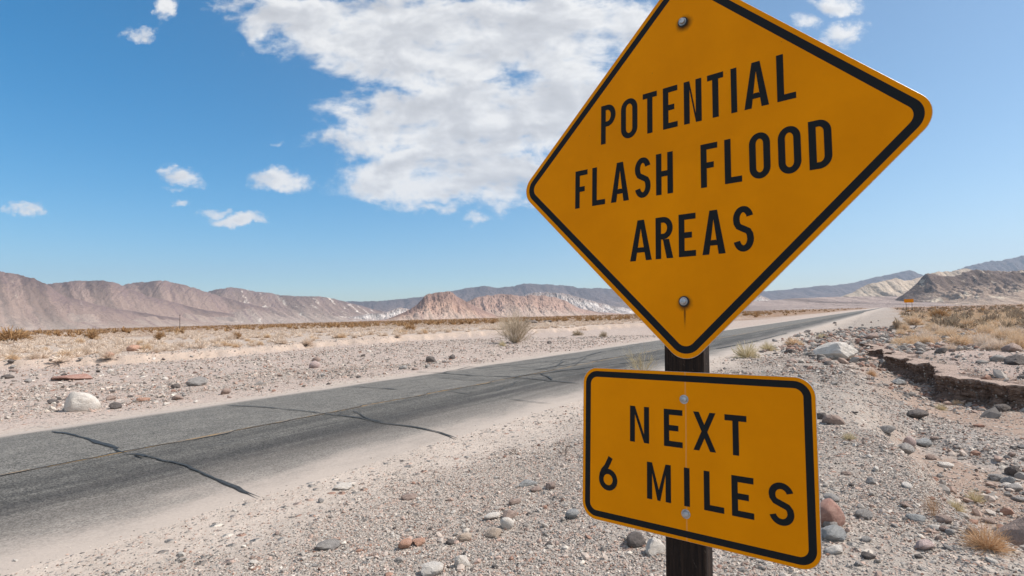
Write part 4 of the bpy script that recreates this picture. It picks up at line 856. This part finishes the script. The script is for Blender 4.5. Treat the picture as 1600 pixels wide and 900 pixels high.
# ------------------------------------------------------------------ dry vegetation
def blades(n, rad, hgt, wid, seed, spread=1.0, droop=.25, start=.12):
    """a mound of thin dry stems: three-segment tapering blades from the root crown out to a dome"""
    g = np.random.default_rng(seed); V, Fc, T = [], [], []
    for i in range(n):
        a = g.uniform(0, 6.283); e = np.arccos(1-g.random()*spread*.98); r = g.uniform(.62, 1.06)
        d = np.array([math.cos(a)*math.sin(e)*rad, math.sin(a)*math.sin(e)*rad, math.cos(e)*hgt])*r
        b = np.array([math.cos(a), math.sin(a), 0])*rad*start*g.random()
        side = np.cross(d, g.normal(size=3)); side /= np.linalg.norm(side)+1e-9; k = len(V); w_ = wid*g.uniform(.6, 1.3); bend = g.normal(size=3)*.10*np.array([rad, rad, hgt])
        for t, ww in ((0, .8), (.45, 1.0), (.8, .75)):
            p = b+d*t+bend*math.sin(t*2.4)-np.array([0, 0, droop*hgt*t*t*math.sin(e)*.5]); p[2] = max(p[2], 0.0); V += [p-side*w_*ww*.5, p+side*w_*ww*.5]
        p = b+d-np.array([0, 0, droop*hgt*math.sin(e)*.5]); p[2] = max(p[2], .01); V.append(p)
        Fc += [(k, k+1, k+3), (k, k+3, k+2), (k+2, k+3, k+5), (k+2, k+5, k+4), (k+4, k+5, k+6)]; T += [g.random()]*7
    return np.array(V), np.array(Fc), np.array(T)
def bush_mesh(name, material, *a, **k):
    V, Fc, T = blades(*a, **k); me = mesh(name, V, Fc, [material], False); attr(me, 'tone', T); return me
def twig_mesh(name, material, n, rad, hgt, wid, seed):
    """bare shrub: stems that fork twice"""
    g = np.random.default_rng(seed); V, Fc, T = [], [], []
    def seg(p, q, w0, w1, tone):
        d = q-p; s1 = np.cross(d, (.3, .5, .8)); s1 /= np.linalg.norm(s1)+1e-9; s2 = np.cross(d, s1); s2 /= np.linalg.norm(s2)+1e-9; k = len(V)
        for c, w_ in ((p, w0), (q, w1)):
            for i in range(3): V.append(c+w_*.5*(s1*math.cos(i*2.094)+s2*math.sin(i*2.094)))
        for i in range(3): j = (i+1) % 3; Fc.extend([(k+i, k+j, k+3+j), (k+i, k+3+j, k+3+i)])
        T.extend([tone]*6)
    for i in range(n):
        a = g.uniform(0, 6.283); e = g.uniform(.05, 1.35); d = np.array([math.cos(a)*math.sin(e), math.sin(a)*math.sin(e), math.cos(e)*hgt/rad]); d /= np.linalg.norm(d)
        L = (rad*math.sin(e)+hgt*math.cos(e))*g.uniform(.7, 1.0); p0 = np.array([math.cos(a), math.sin(a), 0])*rad*.06; tn = g.random(); p1 = p0+d*L*.45; seg(p0, p1, wid, wid*.7, tn)
        for j in range(3):
            d2 = d+g.normal(size=3)*.28; d2[2] += .12; p2 = p1+d2*L*.32; seg(p1, p2, wid*.6, wid*.45, tn)
            for k in range(3):
                d3 = d2+g.normal(size=3)*.45; seg(p2, p2+d3*L*g.uniform(.12, .26), wid*.4, wid*.2, g.random())
    V = np.array(V); V[:, 2] = np.maximum(V[:, 2], 0); me = mesh(name, V, np.array(Fc), [material], False); attr(me, 'tone', T); return me
M['dead'] = plant_material('dead_wood', [(0, (.10, .075, .06)), (1, (.19, .15, .12))], .02)
BM = {'brush': [bush_mesh('dry_brush', M['brush'], 460, .5, .46, .013, 10+i, spread=1.0) for i in range(5)],
      'straw': [bush_mesh('straw_mound', M['straw'], 520, .5, .46, .014, 30+i, spread=1.0) for i in range(5)],
      'creosote': [bush_mesh('creosote_bush', M['creosote'], 320, .5, .55, .024, 50+i, spread=.9, droop=.1) for i in range(4)],
      'tuft': [bush_mesh('grass_tuft', M['green_tuft'], 260, .5, .45, .012, 70+i, spread=.95) for i in range(3)],
      'rust': [bush_mesh('rusty_bush', M['rust_brush'], 620, .5, .45, .006, 90+i, spread=.95) for i in range(2)],
      'bare': [twig_mesh('bare_bush', M['twig'], 130, .5, .50, .011, 110)],
      'dead': [twig_mesh('dead_twig', M['dead'], 7, .5, .42, .03, 131)],
      'dome': [bush_mesh('bare_dome_bush', M['twig'], 420, .5, .46, .014, 115)],
      'pale_weed': [twig_mesh('pale_weed', M['green_tuft'], 46, .5, .5, .010, 126)],
      'bare_rust': [twig_mesh('bare_rusty_bush', M['rust_brush'], 46, .5, .5, .010, 120+i) for i in range(2)]}
def bush(name, kind, var, x, y, wd, ht, rz=None):
    o = link(name, BM[kind][var % len(BM[kind])]); o.location = (x, y, float(land(x, y))-.01); o.scale = (wd, wd, ht/.47); o.rotation_euler = (0, 0, rng.uniform(0, 6.28) if rz is None else rz); return o
def px_bush(px, py, wpx, hpx, kind, var, name, label, cat='bush'):
    x, y, z, t = hit(px, py); return tag(bush(name, kind, var, x, y, wpx/F*t, hpx/F*t), label, cat)
px_bush(805, 536, 58, 33, 'bare', 0, 'bare_bush', 'big bare twiggy bush standing alone across the road')
px_bush(785, 541, 16, 13, 'tuft', 0, 'grass_tuft', 'small pale tuft at the left foot of the big bare bush', 'grass tuft')
px_bush(1166, 559, 50, 34, 'tuft', 1, 'grass_tuft', 'yellow green airy tuft right of the post between gravel and road', 'grass tuft')
px_bush(1200, 548, 34, 20, 'tuft', 2, 'grass_tuft', 'low yellowish tuft just right of the airy tuft by the post', 'grass tuft')
px_bush(1240, 541, 36, 18, 'straw', 2, 'grass_tuft', 'low straw tuft on the shoulder above the white angular boulder', 'grass tuft')
px_bush(1284, 529, 20, 12, 'tuft', 0, 'grass_tuft', 'small yellow green tuft farthest up the road shoulder', 'grass tuft')
px_bush(1003, 588, 48, 30, 'pale_weed', 0, 'grass_tuft', 'thin yellowish weed rising behind the top edge of the plaque left of the post', 'weed')
px_bush(1493, 797, 34, 24, 'tuft', 1, 'grass_tuft', 'left one of two straw coloured tufts beside the wash path', 'grass tuft')
px_bush(1524, 785, 32, 28, 'tuft', 2, 'grass_tuft', 'right one of two straw coloured tufts beside the wash path', 'grass tuft')
px_bush(1470, 640, 20, 14, 'tuft', 0, 'grass_tuft', 'small bright yellow tuft on the grey gravel band below the bank', 'grass tuft')
px_bush(1496, 633, 18, 11, 'straw', 0, 'grass_tuft', 'faint straw tuft right of the bright yellow tuft on the gravel band', 'grass tuft')
px_bush(1327, 687, 26, 17, 'tuft', 1, 'grass_tuft', 'yellow tuft on the slope just right of the plaque corner', 'grass tuft')
px_bush(1592, 627, 34, 24, 'tuft', 2, 'grass_tuft', 'pale green tuft under the cut bank at the right edge', 'grass tuft')
px_bush(1543, 858, 84, 52, 'rust', 0, 'rusty_bush', 'orange brown dry bush in front of the dark boulder at lower right')
px_bush(1461, 809, 30, 24, 'bare_rust', 1, 'rusty_bush', 'small red brown dry twigs on the gravel slope above the straw tufts')
px_bush(1362, 587, 20, 14, 'rust', 1, 'rusty_bush', 'little rusty weed on the pink dirt below the white angular boulder')
px_bush(882, 714, 20, 17, 'dead', 0, 'dead_twig', 'small dark forked dead twig on the gravel left of the plaque', 'twig')
px_bush(806, 709, 26, 7, 'dead', 0, 'dead_twig', 'flat dark dead twig lying farther left on the gravel', 'twig')
px_bush(18, 535, 62, 24, 'creosote', 0, 'creosote_bush', 'orange brown bush at the far left edge of the plain')
px_bush(143, 530, 26, 16, 'creosote', 1, 'creosote_bush', 'brown bush rising out of the pale brush on the left plain')
px_bush(250, 531, 22, 16, 'creosote', 2, 'creosote_bush', 'dark brown bush left of the far utility pole on the plain')
px_bush(370, 530, 18, 14, 'creosote', 3, 'creosote_bush', 'dark bush right of the far utility pole among pale brush')
px_bush(640, 517, 26, 12, 'creosote', 0, 'creosote_bush', 'rusty low bush in front of the red butte')
px_bush(902, 524, 22, 12, 'dome', 0, 'bare_bush', 'dark rounded bare bush by the far roadside')
px_bush(943, 526, 16, 12, 'dome', 0, 'bare_bush', 'small dark bare bush right of the rounded one by the far roadside')
px_bush(1468, 497, 34, 16, 'creosote', 1, 'creosote_bush', 'orange brown bush behind the straw mounds right of the road end')
px_bush(1510, 513, 36, 22, 'straw', 1, 'straw_mound', 'tall rusty straw mound in the middle of the right brush')
px_bush(1428, 508, 36, 22, 'straw', 3, 'straw_mound', 'first pale straw mound nearest the road at the right')
px_bush(1590, 548, 44, 34, 'straw', 4, 'straw_mound', 'largest straw mound at the right edge above the rock pile')

def brush_zone(n, box, kinds, wr, name, label, group, cat, test):
    k = tries = 0
    while k < n and tries < 40*n:
        tries += 1; px = rng.uniform(box[0], box[2]); py = box[3]-(box[3]-box[1])*rng.random()**1.25; x, y, z, t = hit(px, py)
        if not test(x, y, t): continue
        kd = kinds[int(rng.integers(len(kinds)))]; wd = rng.uniform(*wr); o = bush(name, kd, int(rng.integers(9)), x, y, wd, wd*rng.uniform(.42, .72)); tag(o, label, cat, group); k += 1
ld = lambda x, y: -pline(np.array(x), np.array(y), PL)
drf = lambda x, y: x*RN[0]+y*RN[1]
brush_zone(150, (0, 518, 1000, 566), ('brush', 'brush', 'brush', 'straw'), (.5, 1.25), 'dry_brush', 'low pale dry bush in the brush belt beyond the rubble across the road', 'pale dry bushes of the left plain', 'bush', lambda x, y, t: ld(x, y) > .9 and drf(x, y) < RL-7 and t < 120)
brush_zone(84, (1400, 484, 1600, 548), ('straw', 'straw', 'brush'), (.6, 1.3), 'straw_mound', 'rounded straw coloured bush in the brush right of the road end', 'straw mounds right of the road', 'bush', lambda x, y, t: drf(x, y) > -.5 and 19 < t < 110)
def brush_stuff(name, kinds, P, wd, ht, label, cat):
    g = np.random.default_rng(len(P)); Vs, Fs, Ts = [], [], []; off = 0
    protos = [blades(*k) for k in kinds]; which = g.integers(len(protos), size=len(P))
    for i, (V, Fc, T) in enumerate(protos):
        idx = np.nonzero(which == i)[0]; m = len(idx); a = g.uniform(0, 6.283, m); ca, sa = np.cos(a)[:, None], np.sin(a)[:, None]; s = wd[idx][:, None]
        X = (V[None, :, 0]*ca-V[None, :, 1]*sa)*s+P[idx][:, 0:1]; Y = (V[None, :, 0]*sa+V[None, :, 1]*ca)*s+P[idx][:, 1:2]; Z = V[None, :, 2]*ht[idx][:, None]/.47+P[idx][:, 2:3]
        Vs.append(np.stack([X, Y, Z], -1).reshape(-1, 3)); Fs.append((Fc[None]+(np.arange(m)*len(V))[:, None, None]+off).reshape(-1, 3)); off += m*len(V); Ts.append((T[None]+g.normal(0, .15, m)[:, None]).clip(0, 1).ravel())
    me = mesh(name, np.vstack(Vs), np.vstack(Fs), [M[cat[1]]], False); attr(me, 'tone', np.concatenate(Ts)); tag(link(name, me), label, cat[0], kind='stuff')
def field(n, r0, r1, a0, a1, keep, power):
    P = gravel_points(n, r0, r1, a0, a1, keep, power); return P
kl = lambda x, y: ss(-pline(x, y, PL)+fbm(x*.12, y*.12, 3, 97)*5, 0, 5)*ss(RL-drf(x, y)+fbm(x*.1, y*.1, 3, 98)*5, 8, 16)*(.15+.85*ss(fbm(x*.14, y*.14, 3, 99), -.25, .2))
P = field(3600, 28, 190, R_(-60), R_(28), kl, .8); g_ = np.random.default_rng(3); w_ = g_.uniform(.5, 1.35, len(P)); brush_stuff('brush', [(84, .5, .46, .032, 801+i) for i in range(5)], P, w_, w_*g_.uniform(.35, .62, len(P)), 'belt of low pale dry brush on the plain across the road', ('brush', 'brush'))
kr = lambda x, y: ss(drf(x, y)+fbm(x*.12, y*.12, 3, 97)*3, 1, 7)*(.3+.7*ss(fbm(x*.14, y*.14, 3, 99), -.3, .15))*ss(pline(x, y, [(17, 27), (60, 12)])*-1, -2, 2)
P = field(1500, 26, 200, R_(30), R_(58), kr, .85); w_ = g_.uniform(.6, 1.4, len(P)); brush_stuff('brush', [(110, .5, .46, .026, 821+i) for i in range(5)], P, w_, w_*g_.uniform(.4, .65, len(P)), 'straw coloured brush on the flat right of the road', ('brush', 'straw'))
kf = lambda x, y: (1-.8*ss(x, 40, 90)*ss(drf(x, y), 2, 12))*ss(np.minimum(np.abs(drf(x, y)-RL), np.abs(drf(x, y)-RR))+fbm(x*.03, y*.03, 3, 88)*6, 9, 22)
kf2 = lambda x, y: kf(x, y)*(.25+.75*ss(fbm(x*.012, y*.012, 4, 89), -.3, .15))
P = field(4200, 130, 1100, R_(-60), R_(60), kf2, 1.25); w_ = g_.uniform(1.0, 2.4, len(P)); brush_stuff('scrub', [(40, .5, .5, .09, 841+i) for i in range(4)], P, w_, w_*g_.uniform(.45, .8, len(P)), 'far brown creosote scrub covering the plain to the foot of the hills', ('scrub', 'creosote'))
P = field(1100, 50, 600, R_(28), R_(58), kr, 1.3); w_ = g_.uniform(.7, 1.7, len(P)); brush_stuff('scrub', [(60, .5, .5, .06, 861+i) for i in range(4)], P, w_, w_*g_.uniform(.5, .8, len(P)), 'olive brown scrub among the straw brush right of the road', ('scrub', 'grey_scrub'))

# ------------------------------------------------------------------ far pole and far sign
def far_pole():
    x, y, z, t = hit(281, 511.6); k = 340/np.hypot(x, y); x, y = x*k, y*k; z = float(land(x, y)); h = 7.6
    V, Fc = [], []; n = 10
    for zz, r in ((-.5, .16), (0, .155), (h-.1, .11), (h, .07)): V += [(r*math.cos(i*2*math.pi/n), r*math.sin(i*2*math.pi/n), zz) for i in range(n)]
    for k in range(3): Fc += [[k*n+i, k*n+(i+1) % n, (k+1)*n+(i+1) % n, (k+1)*n+i] for i in range(n)]
    Fc.append(list(range(3*n, 4*n)))
    e = bpy.data.objects.new('utility_pole', None); COL.objects.link(e); e.location = (x, y, z); tag(e, 'thin dark utility pole far out on the left plain', 'pole')
    link('pole', mesh('pole', V, Fc, [M['post']], True), e)
    b = [(-.45, -.06, h-.55), (.45, -.06, h-.55), (.45, .06, h-.55), (-.45, .06, h-.55), (-.45, -.06, h-.43), (.45, -.06, h-.43), (.45, .06, h-.43), (-.45, .06, h-.43)]
    link('crossarm', mesh('crossarm', b, [(3, 2, 1, 0), (4, 5, 6, 7), (0, 1, 5, 4), (1, 2, 6, 5), (2, 3, 7, 6), (3, 0, 4, 7)], [M['post']]), e)
far_pole()
def far_sign():
    d = ray(1420, 470); y = 205.; x = d[0]/d[1]*y; z = float(land(x, y)); zc = EYE+d[2]/d[1]*y
    e = bpy.data.objects.new('road_sign', None); COL.objects.link(e); e.location = (x, y, z); e.rotation_euler = (0, 0, -.60); tag(e, 'tiny far yellow sign board on two posts where the road disappears', 'road sign')
    W, Hh = 2.9, 1.35
    p = plate('sign_panel', rrect(W/2, Hh/2, .16, 6)+np.array([0, zc-z]), -.01, .01, panel_material('far_sheeting', []), M['alu'], e)
    for sx in (-.9, .9):
        V = [(sx+a*.06, .015+b*.10, c) for c in (-.3, zc-z+.5) for a, b in ((-1, 0), (1, 0), (1, 1), (-1, 1))]
        link('post', mesh('post', V, [(3, 2, 1, 0), (4, 5, 6, 7), (0, 1, 5, 4), (1, 2, 6, 5), (2, 3, 7, 6), (3, 0, 4, 7)], [M['post']]), e)
far_sign()
